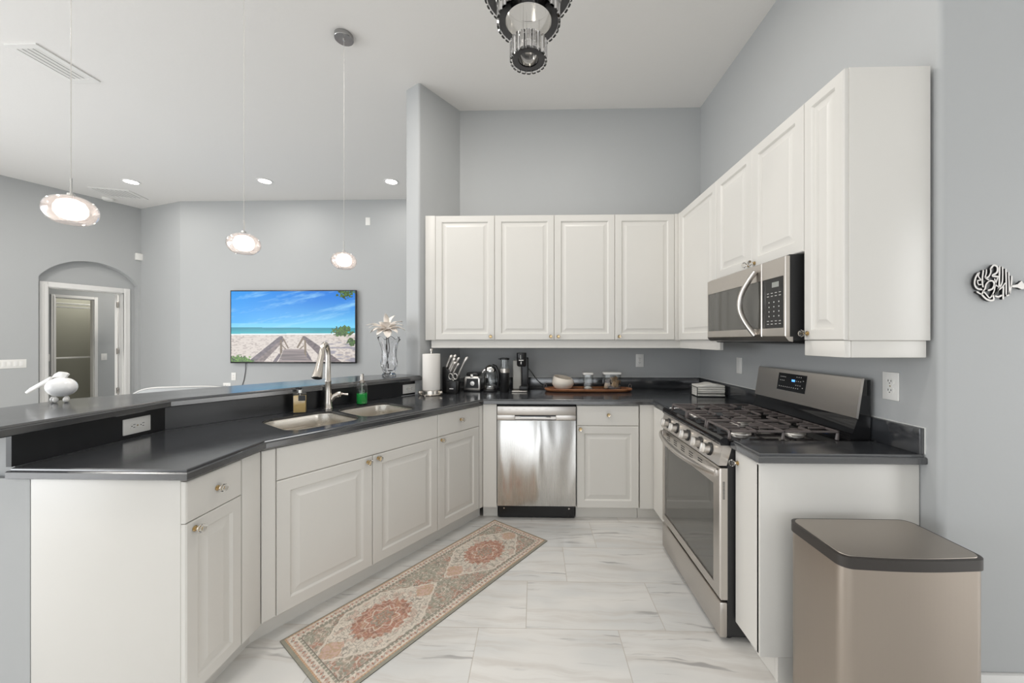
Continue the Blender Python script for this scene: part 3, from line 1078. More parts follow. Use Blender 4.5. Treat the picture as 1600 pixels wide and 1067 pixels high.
def grate(x0, x1, nb):
    b = MB()
    y0, y1, z = 0.055, 0.545, 0.949
    w_ = 0.0042
    def bar(xa, xb, ya, yb):
        b.box(xa, xb, ya, yb, z - 0.010, z, 0.0018)
    bar(x0, x1, y0, y0 + 0.009); bar(x0, x1, y1 - 0.009, y1)
    bar(x0, x0 + 0.009, y0, y1); bar(x1 - 0.009, x1, y0, y1)
    ym = (y0 + y1) / 2
    bar(x0, x1, ym - w_, ym + w_)
    # legs with splayed feet
    for gx in (x0 + .006, x1 - .006):
        for gy in (y0 + .004, ym, y1 - .004):
            b.tube([(gx, gy, z - 0.004), (gx, gy - .004, 0.9075)], [0.0055, 0.0085], 6)
    xm = (x0 + x1) / 2
    for yc in ((y0 + ym) / 2, (ym + y1) / 2):
        bar(x0, xm - 0.028, yc - w_, yc + w_); bar(xm + 0.028, x1, yc - w_, yc + w_)
        bar(xm - w_, xm + w_, yc + 0.028, yc + 0.118); bar(xm - w_, xm + w_, yc - 0.118, yc - 0.028)
    for k in range(nb):
        gx = x0 + (x1 - x0) * (k + 1) / (nb + 1)
        if abs(gx - xm) < 0.02:
            continue
        bar(gx - w_, gx + w_, y0, y0 + 0.085); bar(gx - w_, gx + w_, y1 - 0.085, y1)
        bar(gx - w_, gx + w_, ym - 0.07, ym + 0.07)
    b.build('grate', M_iron, ck, 30)


grate(0.022, 0.250, 2); grate(0.256, 0.501, 3); grate(0.507, 0.735, 2)
# backguard: black riser, then the slanted stainless console
b = MB()
b.prism([(0.5755, 0.8855), (0.662, 0.8855), (0.662, 1.182), (0.633, 1.182), (0.607, 1.010), (0.598, 0.985), (0.5755, 0.915)], 0.0, RW, axis='x')
bg = b.build('backguard', M_blackgl, rg, 25)
b = MB()
b.prism([(0.596, 1.012), (0.6065, 1.008), (0.6325, 1.182), (0.6325, 1.190), (0.622, 1.186)], -0.002, RW + 0.002, axis='x')
cs = b.build('console', M_steelh, bg, 25)
# display glass on the console slope
p0 = Vector((0, 0.596, 1.012)); p1 = Vector((0, 0.622, 1.185))
sl = (p1 - p0)
nrm = Vector((0, -sl.z, sl.y)).normalized()


def on_console(x0, x1, a0, a1, t0, t1, name, m, par):
    b = MB()
    q = []
    for t_ in (t0, t1):
        for (x, a) in ((x0, a0), (x1, a0), (x1, a1), (x0, a1)):
            p = p0 + sl * a + nrm * t_
            q.append((x, p.y, p.z))
    b.loops([q[:4], q[4:]])
    return b.build(name, m, par, 0)


ds = on_console(0.205, 0.432, 0.34, 0.90, -0.001, 0.002, 'display', M_blackgl, cs)
b = MB()
for (x, a) in [(0.228 + 0.013 * k, 0.78) for k in range(4)] + [(0.228 + 0.015 * k, 0.66) for k in range(3)] + [(0.225 + 0.017 * k, 0.46) for k in range(10)] + [(0.36 + 0.016 * i, 0.82 - 0.13 * j) for i in range(3) for j in range(3)] + [(0.412, 0.72), (0.412, 0.50)]:
    p = p0 + sl * a + nrm * 0.0024
    b = MB(); b.box(x - 0.003, x + 0.003, p.y - 0.0004, p.y + 0.0004, p.z - 0.0022, p.z + 0.0022)
    o = b.build('key_mark', M_mark, ds, 0)
b = MB()
for x in (0.326, 0.335, 0.344):
    p = p0 + sl * 0.69 + nrm * 0.0024
    b.box(x - 0.0032, x + 0.0032, p.y - 0.0005, p.y + 0.0005, p.z - 0.006, p.z + 0.006)
b.build('clock_digits', M_bluedig, ds, 0)

# ------------------------------------------------------------ MICROWAVE
mw = thing('microwave', 'stainless over-the-range microwave with curved vertical handle and black keypad', 'microwave', (1.120, 2.449, 1.345), R(-90))
b = MB(); b.prism([(0.021, 0.012), (0.378, 0.012), (0.378, 0.3985), (0.021, 0.3985)], 0.003, 0.752, axis='x')
b.build('body', M_blackm, mw, 0)
b = MB()
def frame_ring(b, X0, X1, Z0, Z1, a0, a1, c0, c1, y0=0.0, y1=0.02):
    o_ = [(X0, Z0), (X1, Z0), (X1, Z1), (X0, Z1)]
    i_ = [(a0, c0), (a1, c0), (a1, c1), (a0, c1)]
    b.loops([rr(i_, y0 + 0.003), rr(i_, y0), rr([(X0 + .003, Z0 + .003), (X1 - .003, Z0 + .003), (X1 - .003, Z1 - .003), (X0 + .003, Z1 - .003)], y0), rr(o_, y0 + .003), rr(o_, y1), rr(i_, y1)], False, False)
frame_ring(b, 0.0, 0.578, 0.030, 0.392, 0.012, 0.572, 0.070, 0.306)
md = b.build('door', M_steelh, mw)
b = MB(); b.box(0.0125, 0.5715, 0.0035, 0.012, 0.0705, 0.3055)
b.build('window', M_ovengl, md, 0)
b = MB()
pts = []
for k in range(17):
    u = k / 16
    pts.append((0.545 - 0.062 * math.sin(PI * u), -0.010 - 0.045 * math.sin(PI * u), 0.035 + 0.325 * u))
b.tube(pts, 0.0125, 12, flat=1.25)
b.build('handle', M_steelh, md, 50)
b = MB()
frame_ring(b, 0.5795, 0.754, 0.030, 0.392, 0.586, 0.742, 0.070, 0.306)
cp_ = b.build('control_panel', M_steelh, mw)
b = MB(); b.box(0.5865, 0.7415, 0.0035, 0.012, 0.0705, 0.3055)
kpd = b.build('keypad', M_blackgl, cp_, 0)
b = MB()
for i in range(3):
    for j in range(4):
        b = MB(); b.box(0.630 + 0.036 * i, 0.636 + 0.036 * i, 0.0028, 0.0034, 0.190 - 0.022 * j, 0.196 - 0.022 * j)
        b.build('key_mark', M_mark, kpd, 0)
for i in range(4):
    for z in (0.236, 0.222, 0.104, 0.090):
        b = MB(); b.box(0.618 + 0.029 * i, 0.632 + 0.029 * i, 0.0028, 0.0034, z - 0.0015, z + 0.0015)
        b.build('key_mark', M_mark, kpd, 0)
b = MB(); b.box(0.655, 0.705, 0.0026, 0.0034, 0.262, 0.286)
b.build('clock_window', mat('lcd_grey', (0.30, 0.31, 0.29), 0.3), kpd, 0)
b = MB(); b.prism([(0.0, 0.0295), (0.034, 0.0295), (0.034, 0.006), (0.016, 0.010)], 0.0, 0.754, axis='x')
b.build('lower_lip', M_steelh, mw, 0)
b = MB(); b.prism([(0.0345, 0.0115), (0.37, 0.0115), (0.37, -0.012), (0.05, 0.0)], 0.03, 0.72, axis='x')
b.build('underside_vent', M_black, mw, 0)
b = MB(); b.lathe([(0.0001, 0), (0.013, 0), (0.012, 0.004), (0.0001, 0.004)], (0.7521, 0.075, 0.052), 16, 'x')
b.build('side_plug', M_black, mw)

# ------------------------------------------------------------ RUG
ra = math.atan2(1.15, 0.84)
RL, RWD = 1.430, 0.482


def grid_mesh(name, nx, ny, fn_pos, cols, m, parent=None):
    xs = np.linspace(0, 1, nx); ys = np.linspace(0, 1, ny)
    X_, Y_ = np.meshgrid(xs, ys)
    co = fn_pos(X_.ravel(), Y_.ravel())
    me = bpy.data.meshes.new(name)
    idx = np.arange(nx * ny).reshape(ny, nx)
    q = np.stack([idx[:-1, :-1], idx[:-1, 1:], idx[1:, 1:], idx[1:, :-1]], -1).reshape(-1, 4)
    me.vertices.add(nx * ny)
    me.vertices.foreach_set('co', co.astype(np.float32).ravel())
    me.loops.add(q.size)
    me.loops.foreach_set('vertex_index', q.ravel().astype(np.int32))
    me.polygons.add(len(q))
    me.polygons.foreach_set('loop_start', np.arange(0, q.size, 4).astype(np.int32))
    me.update(calc_edges=True)
    ca = me.color_attributes.new('pattern', 'FLOAT_COLOR', 'POINT')
    rgba = np.ones((nx * ny, 4), np.float32)
    rgba[:, :3] = cols.reshape(-1, 3)
    ca.data.foreach_set('color', rgba.ravel())
    me.materials.append(m)
    me.polygons.foreach_set('use_smooth', [True] * len(me.polygons))
    o = bpy.data.objects.new(name, me)
    COL.objects.link(o)
    if parent is not None:
        o.parent = parent
    return o


def lin(c):
    c = np.asarray(c, float) / 255
    return np.where(c < 0.04045, c / 12.92, ((c + 0.055) / 1.055) ** 2.4)


def vnoise(x, y, seed):
    """smooth value noise on arrays"""
    rs_ = np.random.RandomState(seed)
    tab = rs_.rand(256, 256)
    xi = np.floor(x).astype(int); yi = np.floor(y).astype(int)
    fx_ = x - xi; fy_ = y - yi
    fx_ = fx_ * fx_ * (3 - 2 * fx_); fy_ = fy_ * fy_ * (3 - 2 * fy_)
    g = lambda a, b_: tab[a % 256, b_ % 256]
    return (g(xi, yi) * (1 - fx_) + g(xi + 1, yi) * fx_) * (1 - fy_) + (g(xi, yi + 1) * (1 - fx_) + g(xi + 1, yi + 1) * fx_) * fy_


def lerp(a, b_, f):
    f = np.clip(f, 0, 1)[..., None]
    return a * (1 - f) + b_ * f


nx, ny = 820, 276
U, V = np.meshgrid(np.linspace(0, RL, nx), np.linspace(-RWD / 2, RWD / 2, ny))
cream = lin([226, 216, 204]); sage = lin([150, 150, 136]); rust = lin([176, 112, 92]); dk = lin([104, 98, 92]); tan_ = lin([204, 170, 132]); pink = lin([206, 172, 158])
n1 = vnoise(U * 22, V * 22, 1); n2 = vnoise(U * 90, V * 90, 2); n3 = vnoise(U * 190, V * 190, 3)
fig = vnoise(U * 62 + 3 * n1, V * 62, 4)
dU = np.minimum(U, RL - U); dV = RWD / 2 - np.abs(V)
dE = np.minimum(dU, dV)
B = lambda c: np.broadcast_to(c, U.shape + (3,))
n4 = vnoise(U * 130, V * 130, 5); n5 = vnoise(U * 75, V * 75, 6)
field = lerp(B(sage * 1.0), B(pink), np.clip((n5 - 0.40) * 2.2, 0, 1) * 0.6)
field = lerp(field, B(rust * 1.05), np.clip((vnoise(U * 24, V * 24, 9) - 0.50) * 5, 0, 1) * np.clip((n4 - 0.30) * 3, 0, 1) * 0.8)
field = lerp(field, B(dk * 1.1), (np.abs(fig - 0.5) < 0.04) * 0.7)
field = lerp(field, B(cream), (np.abs(vnoise(U * 80, V * 80, 17) - 0.5) < 0.06) * 0.7)
# two large lozenge-shaped medallion fields
P2 = RL / 2
um = np.abs(((U - 0.0) % P2) - P2 / 2)
inner_w = 0.165
loz = inner_w * np.clip((P2 / 2 - 0.035 - um) / 0.12, 0, 1) ** 0.8
ang0 = um / (P2 / 2)
loz = np.minimum(inner_w * 1.02, np.clip((P2 / 2 - 0.02 - um), 0, 1) * 0.72)
sc = 0.008 * (np.abs(np.sin(U * 70)))
inside = (np.abs(V) < loz - sc)
edgeL = np.abs(np.abs(V) - (loz - sc)) < 0.006
cfield = lerp(np.broadcast_to(cream, U.shape + (3,)), np.broadcast_to(dk * 1.2, U.shape + (3,)), (np.abs(vnoise(U * 55, V * 55, 11) - 0.5) < 0.045) * 0.7)
cfield = lerp(cfield, B(pink), (vnoise(U * 40, V * 40, 12) > 0.70) * 0.6)
cfield = lerp(cfield, B(dk * 1.3), (np.abs(vnoise(U * 110, V * 110, 18) - 0.5) < 0.07) * 0.45)
cfield = lerp(cfield, B(sage), (np.abs(vnoise(U * 34, V * 34, 19) - 0.5) < 0.03) * 0.7)
img = np.where(inside[..., None], cfield, field)
img = np.where((edgeL & (dE > 0.062))[..., None], cream * 0.98, img)
# rosette
rho = np.sqrt((um / 0.155) ** 2 + (V / 0.118) ** 2)
th = np.arctan2(V / 0.118, ((U % P2) - P2 / 2) / 0.155)
ro_edge = 0.86 + 0.10 * np.abs(np.sin(8 * th)) + 0.05 * np.sin(24 * th)
ros = lerp(np.broadcast_to(rust, U.shape + (3,)), np.broadcast_to(rust * 0.62, U.shape + (3,)), (vnoise(U * 60, V * 60, 14) - 0.5) * 3)
ros = lerp(ros, B(pink), (np.abs(n5 - 0.5) < 0.06) * 0.8)
ros = lerp(ros, B(tan_), np.clip((n4 - 0.6) * 4, 0, 1) * 0.5)
ros = lerp(ros, np.broadcast_to(pink, U.shape + (3,)), (np.abs(np.sin(rho * 11 + 0.9 * np.sin(8 * th))) < 0.30) * 0.75)
ros = lerp(ros, np.broadcast_to(sage * 0.85, U.shape + (3,)), ((rho < 0.36) & (np.sin(rho * 26 + 2 * np.sin(6 * th)) > 0)) * 0.8)
ros = lerp(ros, np.broadcast_to(cream, U.shape + (3,)), (np.abs(rho - 0.50 - 0.08 * np.cos(8 * th)) < 0.025) * 0.8)
img = np.where((rho < ro_edge)[..., None], ros, img)
# pendants between medallions
for uc in (0.07 + 0.045, RL / 2 - 0.105, RL / 2 + 0.105, RL - 0.07 - 0.045):
    q = (np.abs(U - uc) / 0.055) ** 1.3 + (np.abs(V) / 0.050) ** 1.3 + 0.25 * (n5 - 0.5)
    img = np.where((q < 1)[..., None], lerp(B(pink * 1.02), B(tan_ * 0.85), (n4 > 0.5) * 0.7), img)
# borders
bt = np.where(dU < dV, V, U)
leaf = np.sin(bt * 2 * PI / 0.042)
b1 = lerp(np.broadcast_to(cream, U.shape + (3,)), np.broadcast_to(rust * 0.95, U.shape + (3,)), ((np.abs((dE - 0.036) * 90) + np.abs(leaf) < 0.75)) * 1.0)
b1 = lerp(b1, np.broadcast_to(dk, U.shape + (3,)), ((np.abs(dE - 0.036 - 0.008 * np.cos(bt * 2 * PI / 0.042)) < 0.0022)) * 0.75)
b1 = lerp(b1, np.broadcast_to(pink, U.shape + (3,)), (n2 > 0.6) * 0.55)
img = np.where((dE < 0.052)[..., None], b1, img)
b2 = lerp(np.broadcast_to(sage * 0.9, U.shape + (3,)), np.broadcast_to(cream, U.shape + (3,)), (np.sin(bt * 2 * PI / 0.020) > 0.5) * 0.8)
img = np.where(((dE >= 0.052) & (dE < 0.062))[..., None], b2, img)
img = np.where(((dE >= 0.062) & (dE < 0.066))[..., None], dk, img)
img = np.where((dE < 0.020)[..., None], lerp(np.broadcast_to(tan_ * 0.95, U.shape + (3,)), np.broadcast_to(rust, U.shape + (3,)), (np.sin(bt * 2 * PI / 0.014) > 0.4) * 0.7), img)
img = np.where((dE < 0.013)[..., None], sage * 0.82, img)
img = img * (0.84 + 0.22 * n3[..., None] + 0.12 * n1[..., None])
img = lerp(img, np.broadcast_to(lin([196, 186, 172]), U.shape + (3,)), np.full(U.shape, 0.24))
M_rug = mat('printed_rug_pile', (1, 1, 1), 0.95)
t = NT(M_rug)
at = t.n('ShaderNodeAttribute', attribute_name='pattern')
t.t.links.new(at.outputs['Color'], t.b.inputs['Base Color'])
t.bump(t.noise(t.coords(), 500, 1), 0.3, 0.002)
rug = thing('runner_rug', 'faded floral runner rug with two rust medallions on the tiled floor', 'rug', (-1.149, 1.650, 0), ra)


def rp(u, v):
    x = u * RL; y = (v - 1) * RWD
    e = np.minimum(np.minimum(u, 1 - u) * RL, np.minimum(v, 1 - v) * RWD)
    z = 0.0045 + 0.0035 * np.clip(e / 0.01, 0, 1) + 0.0012 * np.sin(x * 9) * np.clip(e / 0.02, 0, 1)
    return np.stack([x, y, z], -1)


grid_mesh('pile', nx, ny, rp, img, M_rug, rug)
b = MB(); b.box(0, RL, -RWD, 0, 0.0008, 0.0044)
b.build('backing', mat('rug_backing_grey', (0.16, 0.15, 0.13), 0.9), rug, 0)

# ------------------------------------------------------------ TRASH CAN
tc = thing('trash_can', 'rectangular brushed steel trash can with dark rimmed flat lid in the right foreground', 'trash can', (1.178, 1.300, 0))


def can_outline(x0, x1, y0, y1, r, bow, n=8):
    pts = []
    for cx, cy, a0 in ((x1 - r, y0 + r, -90), (x1 - r, y1 - r, 0), (x0 + r, y1 - r, 90), (x0 + r, y0 + r, 180)):
        for k in range(n + 1):
            a = R(a0 + 90 * k / n)
            pts.append([cx + r * math.cos(a), cy + r * math.sin(a)])
        # extra points on the front so it can bow
    out = []
    N = len(pts)
    for i in range(N):
        out.append(pts[i])
        if i == N - 1:
            for k in range(1, 12):
                u = k / 12
                out.append([pts[-1][0] * (1 - u) + pts[0][0] * u, y0 - bow * math.sin(PI * u)])
    return [tuple(p) for p in out]


o1 = can_outline(-0.222, 0.224, -0.122, 0.140, 0.038, 0.010)
o2 = can_outline(-0.218, 0.220, -0.118, 0.136, 0.036, 0.010)
o3 = can_outline(-0.212, 0.214, -0.112, 0.130, 0.032, 0.010)
b = MB()
b.loops([[(p[0], p[1], z) for p in o2] for z in (0.02, 0.648)])
b.build('body', M_can, tc, 40)
b = MB(); b.loops([[(p[0], p[1], z) for p in o1] for z in (0.0, 0.0195)])
b.build('base_ring', M_rimgrey, tc, 40)
b = MB()
b.loops([[(p[0], p[1], 0.6485) for p in o1], [(p[0], p[1], 0.682) for p in o1], [(p[0], p[1], 0.684) for p in o2], [(p[0], p[1], 0.683) for p in o3]])
ld = b.build('lid_rim', M_rimgrey, tc, 40)
b = MB(); b.loops([[(p[0], p[1], 0.6832) for p in o3], [(p[0] * 0.995, p[1] * 0.995, 0.685) for p in o3]])
b.build('lid_plate', M_canlid, ld, 40)

# ------------------------------------------------------------ OUTLETS, SWITCHES
def outlet(label, loc, rz, horizontal=False, w_=0.072, h_=0.118, kind='duplex', cat='outlet', grp=None, name='wall_outlet'):
    o = thing(name, label, cat, loc, rz, grp)
    T = Matrix.Rotation(R(90), 4, 'Y') if horizontal else Matrix.Identity(4)
    b = MB(); b.box(-w_ / 2, w_ / 2, -0.006, 0, -h_ / 2, h_ / 2, 0.0025)
    b.xf(T)
    p = b.build('cover_plate', M_white, o)
    if kind == 'duplex':
        for s_ in (-1, 1):
            b = MB()
            b.prism([(-0.011, s_ * 0.0195 - 0.0135), (0.011, s_ * 0.0195 - 0.0135), (0.0165, s_ * 0.0195 - 0.006), (0.0165, s_ * 0.0195 + 0.006), (0.011, s_ * 0.0195 + 0.0135), (-0.011, s_ * 0.0195 + 0.0135), (-0.0165, s_ * 0.0195 + 0.006), (-0.0165, s_ * 0.0195 - 0.006)], -0.0082, -0.006, axis='y')
            b.xf(T)
            r = b.build('receptacle', M_white, p, 0)
            b = MB()
            zc = s_ * 0.0195
            b.box(-0.0075, -0.005, -0.0088, -0.0083, zc - 0.001, zc + 0.008).box(0.005, 0.0075, -0.0088, -0.0083, zc - 0.001, zc + 0.0065).box(-0.002, 0.002, -0.0088, -0.0083, zc - 0.009, zc - 0.005)
            b.xf(T)
            b.build('slots', M_dark, r, 0)
        b = MB(); b.lathe([(0.0001, -0.0075), (0.0028, -0.0072), (0.003, -0.006), (0.0001, -0.006)], (0, 0, 0), 10, 'y')
        b.xf(T); b.build('screw', M_brass, p)
    elif kind == 'rocker':
        n = max(1, round((w_ - 0.03) / 0.046)) if w_ > 0.09 else 1
        for k in range(n):
            xx = (k - (n - 1) / 2) * 0.046
            b = MB(); b.box(xx - 0.0165, xx + 0.0165, -0.0085, -0.006, -0.033, 0.033, 0.0015)
            b.build('rocker', M_trim, p)
    return o


outlet('white wall outlet between the jars and the right corner on the back wall', (0.962, YB - 0.0002, 1.170), 0)
outlet('small white switch plate on the right wall left of the range console', (XR - 0.0002, 2.795, 1.170), R(-90), kind='rocker', cat='switch', name='wall_switch')
outlet('white wall outlet right of the range console above the short worktop', (XR - 0.0002, 1.620, 1.164), R(-90))
outlet('white sideways outlet in the black upstand at the left end of the sink worktop', (-1.8348, 1.671, 0.968), R(90), True)
outlet('white sideways outlet in the black upstand near the paper towels', (-1.0195, 2.9855, 0.966), RZ_SINK, True)
outlet('white blank plate high on the far wall above the television', (-2.537, 5.5998, 3.16), 0, kind='blank', cat='wall plate', name='wall_plate')
outlet('upper white outlet plate under the television beside its cable', (-4.615, 5.5998, 0.80), 0, cat='outlet')
outlet('low white outlet plate partly hidden behind the bar below the television', (-4.72, 5.5998, 0.665), 0, True, cat='outlet')


def LW(x, y, z):
    return (AX + 0.3688 * x - 0.9295 * y, AY + 0.9295 * x + 0.3688 * y, z)


outlet('wide bank of white rocker switches on the left wall beside the arched doorway', LW(0.03, -0.0002, 1.045), RZ_L, w_=0.36, h_=0.115, kind='rocker', cat='switch', name='wall_switch')
outlet('white switch beside the closet doorway seen through the arch', LW(1.385, 1.3498, 1.06), RZ_L, kind='rocker', cat='switch', name='wall_switch')
outlet('dim white switch left of the closet doorway seen through the arch', LW(0.735, 1.3498, 1.07), RZ_L, kind='rocker', cat='switch', name='wall_switch')
b = MB(); b.box(-0.045, 0.045, -0.045, 0.0, -0.055, 0.055, 0.008)
o = tag(b.build('motion_sensor', M_white), 'small white motion sensor high in the corner right of the arch', 'sensor')
o.location = LW(1.322, -0.001, 2.70); o.rotation_euler = (0, 0, RZ_L)

# closet rods and shelf
for z, lab in ((1.985, 'upper closet rail seen through the arched doorway'), (1.925, 'second closet rail just under the top one'), (1.05, 'low closet rail and shelf edge seen through the arched doorway')):
    b = MB(); b.box(0.401, 1.899, 1.70, 1.73, z - 0.014, z + 0.014, 0.004)
    tag(on_left_wall(b.build('closet_rail', M_trim)), 'white ' + lab, 'closet rail')

# ------------------------------------------------------------ TELEVISION
tv = thing('television', 'large wall-mounted television showing a boardwalk onto a sunny beach', 'television', (-3.657, 5.585, 1.006))
b = MB(); b.box(-0.965, 0.965, -0.045, -0.012, -0.0, 1.105, 0.004)
b.box(-0.30, 0.30, -0.012, 0.014, 0.3, 0.8)
b.build('casing', M_black, tv)
W_, H_ = 480, 270
U, V = np.meshgrid(np.linspace(0, 1, W_), np.linspace(0, 1, H_))
V1 = 1 - V       # 0 at the top
def C3(c): return np.broadcast_to(lin(c), U.shape + (3,))
sky = lerp(C3([0, 122, 222]), C3([110, 206, 246]), (V1 / 0.50) ** 1.9)
sky = lerp(sky, C3([0, 158, 244]), np.clip(1.1 - U * 1.6, 0, 1) * 0.7 * (V1 < 0.45))
cl = vnoise(U * 4 + V1 * 5, V1 * 16 + U * 5, 21) * 0.55 + vnoise(U * 9, V1 * 45 + U * 14, 22) * 0.3 + vnoise(U * 40, V1 * 90 + U * 30, 26) * 0.15
sky = lerp(sky, C3([150, 214, 250]), (cl - 0.58) * 2.0)
sea = lerp(C3([0, 120, 150]), C3([40, 178, 190]), (V1 - 0.50) / 0.10)
sea = lerp(sea, C3([10, 130, 150]), (vnoise(U * 10, V1 * 180, 23) - 0.5) * 1.6)
sand = lerp(C3([214, 204, 196]), C3([170, 158, 152]), (vnoise(U * 70, V1 * 90, 24) - 0.45) * 1.8)
hor = 0.51 + 0.012 * U
pic = np.where((V1 < hor)[..., None], sky, np.where((V1 < 0.605)[..., None], sea, sand))
pic = np.where((np.abs(V1 - 0.612 + 0.01 * U) < 0.009)[..., None], C3([230, 240, 240]), pic)
pic = lerp(pic, C3([120, 120, 140]), ((V1 > 0.70) & (U > 0.76)) * np.clip((vnoise(U * 16, V1 * 40, 25) - 0.45) * 4, 0, 1) * 0.75)


def poly_mask(pts):
    m_ = np.zeros(U.shape, bool)
    n = len(pts)
    for i in range(n):
        (xa, ya), (xb, yb) = pts[i], pts[(i + 1) % n]
        if ya == yb:
            continue
        c_ = ((ya > V1) != (yb > V1)) & (U < (xb - xa) * (V1 - ya) / (yb - ya) + xa)
        m_ ^= c_
    return m_


def fill(pts, col, nz_=0.25, f=(30, 160)):
    global pic
    m_ = poly_mask(pts)
    c_ = lerp(C3(col), C3([int(q * 0.6) for q in col]), vnoise(U * f[0] + V1 * 20, V1 * f[1], 31) * nz_ * 3)
    pic = np.where(m_[..., None], c_, pic)


def tp(x, y):
    return ((x - 40) / 1515.0, (y - 45) / 860.0)


fill([tp(*p) for p in ((690, 750), (930, 750), (1030, 905), (620, 905))], [168, 152, 150], 0.35, (4, 70))
for k in range(7):
    yy_ = 770 + 20 * k * (1 + 0.08 * k)
    fill([tp(*p) for p in ((660, yy_), (960, yy_), (960, yy_ + 4), (660, yy_ + 4))], [92, 84, 90])
fill([tp(*p) for p in ((640, 590), (670, 590), (690, 640), (420, 905), (240, 905), (300, 860))], [124, 112, 118], 0.3, (60, 60))
fill([tp(*p) for p in ((660, 640), (690, 650), (440, 905), (330, 905))], [150, 134, 132], 0.3, (60, 60))
fill([tp(*p) for p in ((640, 640), (665, 630), (668, 780), (640, 850))], [130, 112, 92])
fill([tp(*p) for p in ((665, 610), (690, 620), (750, 740), (735, 745))], [136, 118, 98])
fill([tp(*p) for p in ((670, 700), (720, 750), (700, 750), (665, 715))], [136, 118, 98])
fill([tp(*p) for p in ((630, 800), (650, 830), (600, 905), (550, 905))], [120, 108, 116])
fill([tp(*p) for p in ((915, 590), (945, 590), (1075, 680), (1390, 905), (1200, 905), (930, 640))], [124, 110, 112], 0.3, (60, 60))
fill([tp(*p) for p in ((935, 630), (960, 650), (962, 850), (938, 800))], [140, 122, 100])
fill([tp(*p) for p in ((915, 600), (935, 620), (860, 740), (842, 730))], [136, 118, 98])
fill([tp(*p) for p in ((930, 700), (935, 715), (890, 750), (870, 750))], [136, 118, 98])
fill([tp(*p) for p in ((960, 760), (1000, 830), (1040, 905), (970, 850))], [112, 100, 108])
lf = vnoise(U * 95, V1 * 60, 41) * 0.6 + vnoise(U * 40, V1 * 26, 43) * 0.4
bush = (((U - 0.905) / 0.085) ** 2 + ((V1 - 0.565) / 0.070) ** 2 + (lf - 0.5) * 2.2) < 0.9
bush |= (((U - 0.975) / 0.05) ** 2 + ((V1 - 0.72) / 0.06) ** 2 + (lf - 0.5) * 2.6) < 0.8
bush |= (((U - 0.06) / 0.12) ** 2 + ((V1 - 0.99) / 0.075) ** 2 + (lf - 0.5) * 1.6) < 0.9
bush |= (((U - 0.92) / 0.08) ** 2 + ((V1 + 0.0) / 0.10) ** 2 + (lf - 0.5) * 3.2) < 0.9
shade_ = 1.0 - 0.45 * (U > 0.5)
gr = lerp(C3([24, 44, 20]), C3([120, 176, 56]), vnoise(U * 130, V1 * 90, 42) ** 1.2 * shade_)
pic = np.where(bush[..., None], gr, pic)
M_pic = mat('lit_screen_picture', (0, 0, 0), 0.3)
t = NT(M_pic)
at = t.n('ShaderNodeAttribute', attribute_name='pattern')
t.t.links.new(at.outputs['Color'], t.b.inputs['Emission Color'])
t.b.inputs['Emission Strength'].default_value = 1.0
grid_mesh('screen', W_, H_, lambda u, v: np.stack([(u - 0.5) * 1.900, np.full_like(u, -0.0456), 0.022 + v * 1.068], -1), pic, M_pic, tv)
b = MB()
b.tube([(-4.42, 5.585, 1.02), (-4.425, 5.59, 0.9), (-4.45, 5.592, 0.75), (-4.50, 5.592, 0.60), (-4.60, 5.592, 0.45)], 0.0045, 8)
tag(b.build('television_cable', mat('dark_grey_cable', (0.10, 0.10, 0.11), 0.5)), 'thin dark cable hanging below the left part of the television', 'cable')

# ------------------------------------------------------------ CEILING FITTINGS
for x, y, lab in ((-5.43, 4.88, 'leftmost of the three lit round ceiling downlights in the living room'), (-3.615, 4.90, 'middle of the three lit round ceiling downlights in the living room'), (-1.93, 4.96, 'rightmost of the three lit ceiling downlights, beside the stub wall')):
    d = thing('downlight', lab, 'ceiling light', (x, y, CEIL), 0, 'living room downlights')
    b = MB(); b.lathe([(0.075, -0.001), (0.095, -0.001), (0.092, -0.007), (0.074, -0.009)], (0, 0, 0), 32, ring=True)
    b.build('trim_ring', M_trim, d)
    b = MB(); b.lathe([(0.0001, -0.005), (0.073, -0.005), (0.073, -0.001), (0.0001, -0.001)], (0, 0, 0), 32)
    b.build('lens', M_led, d)


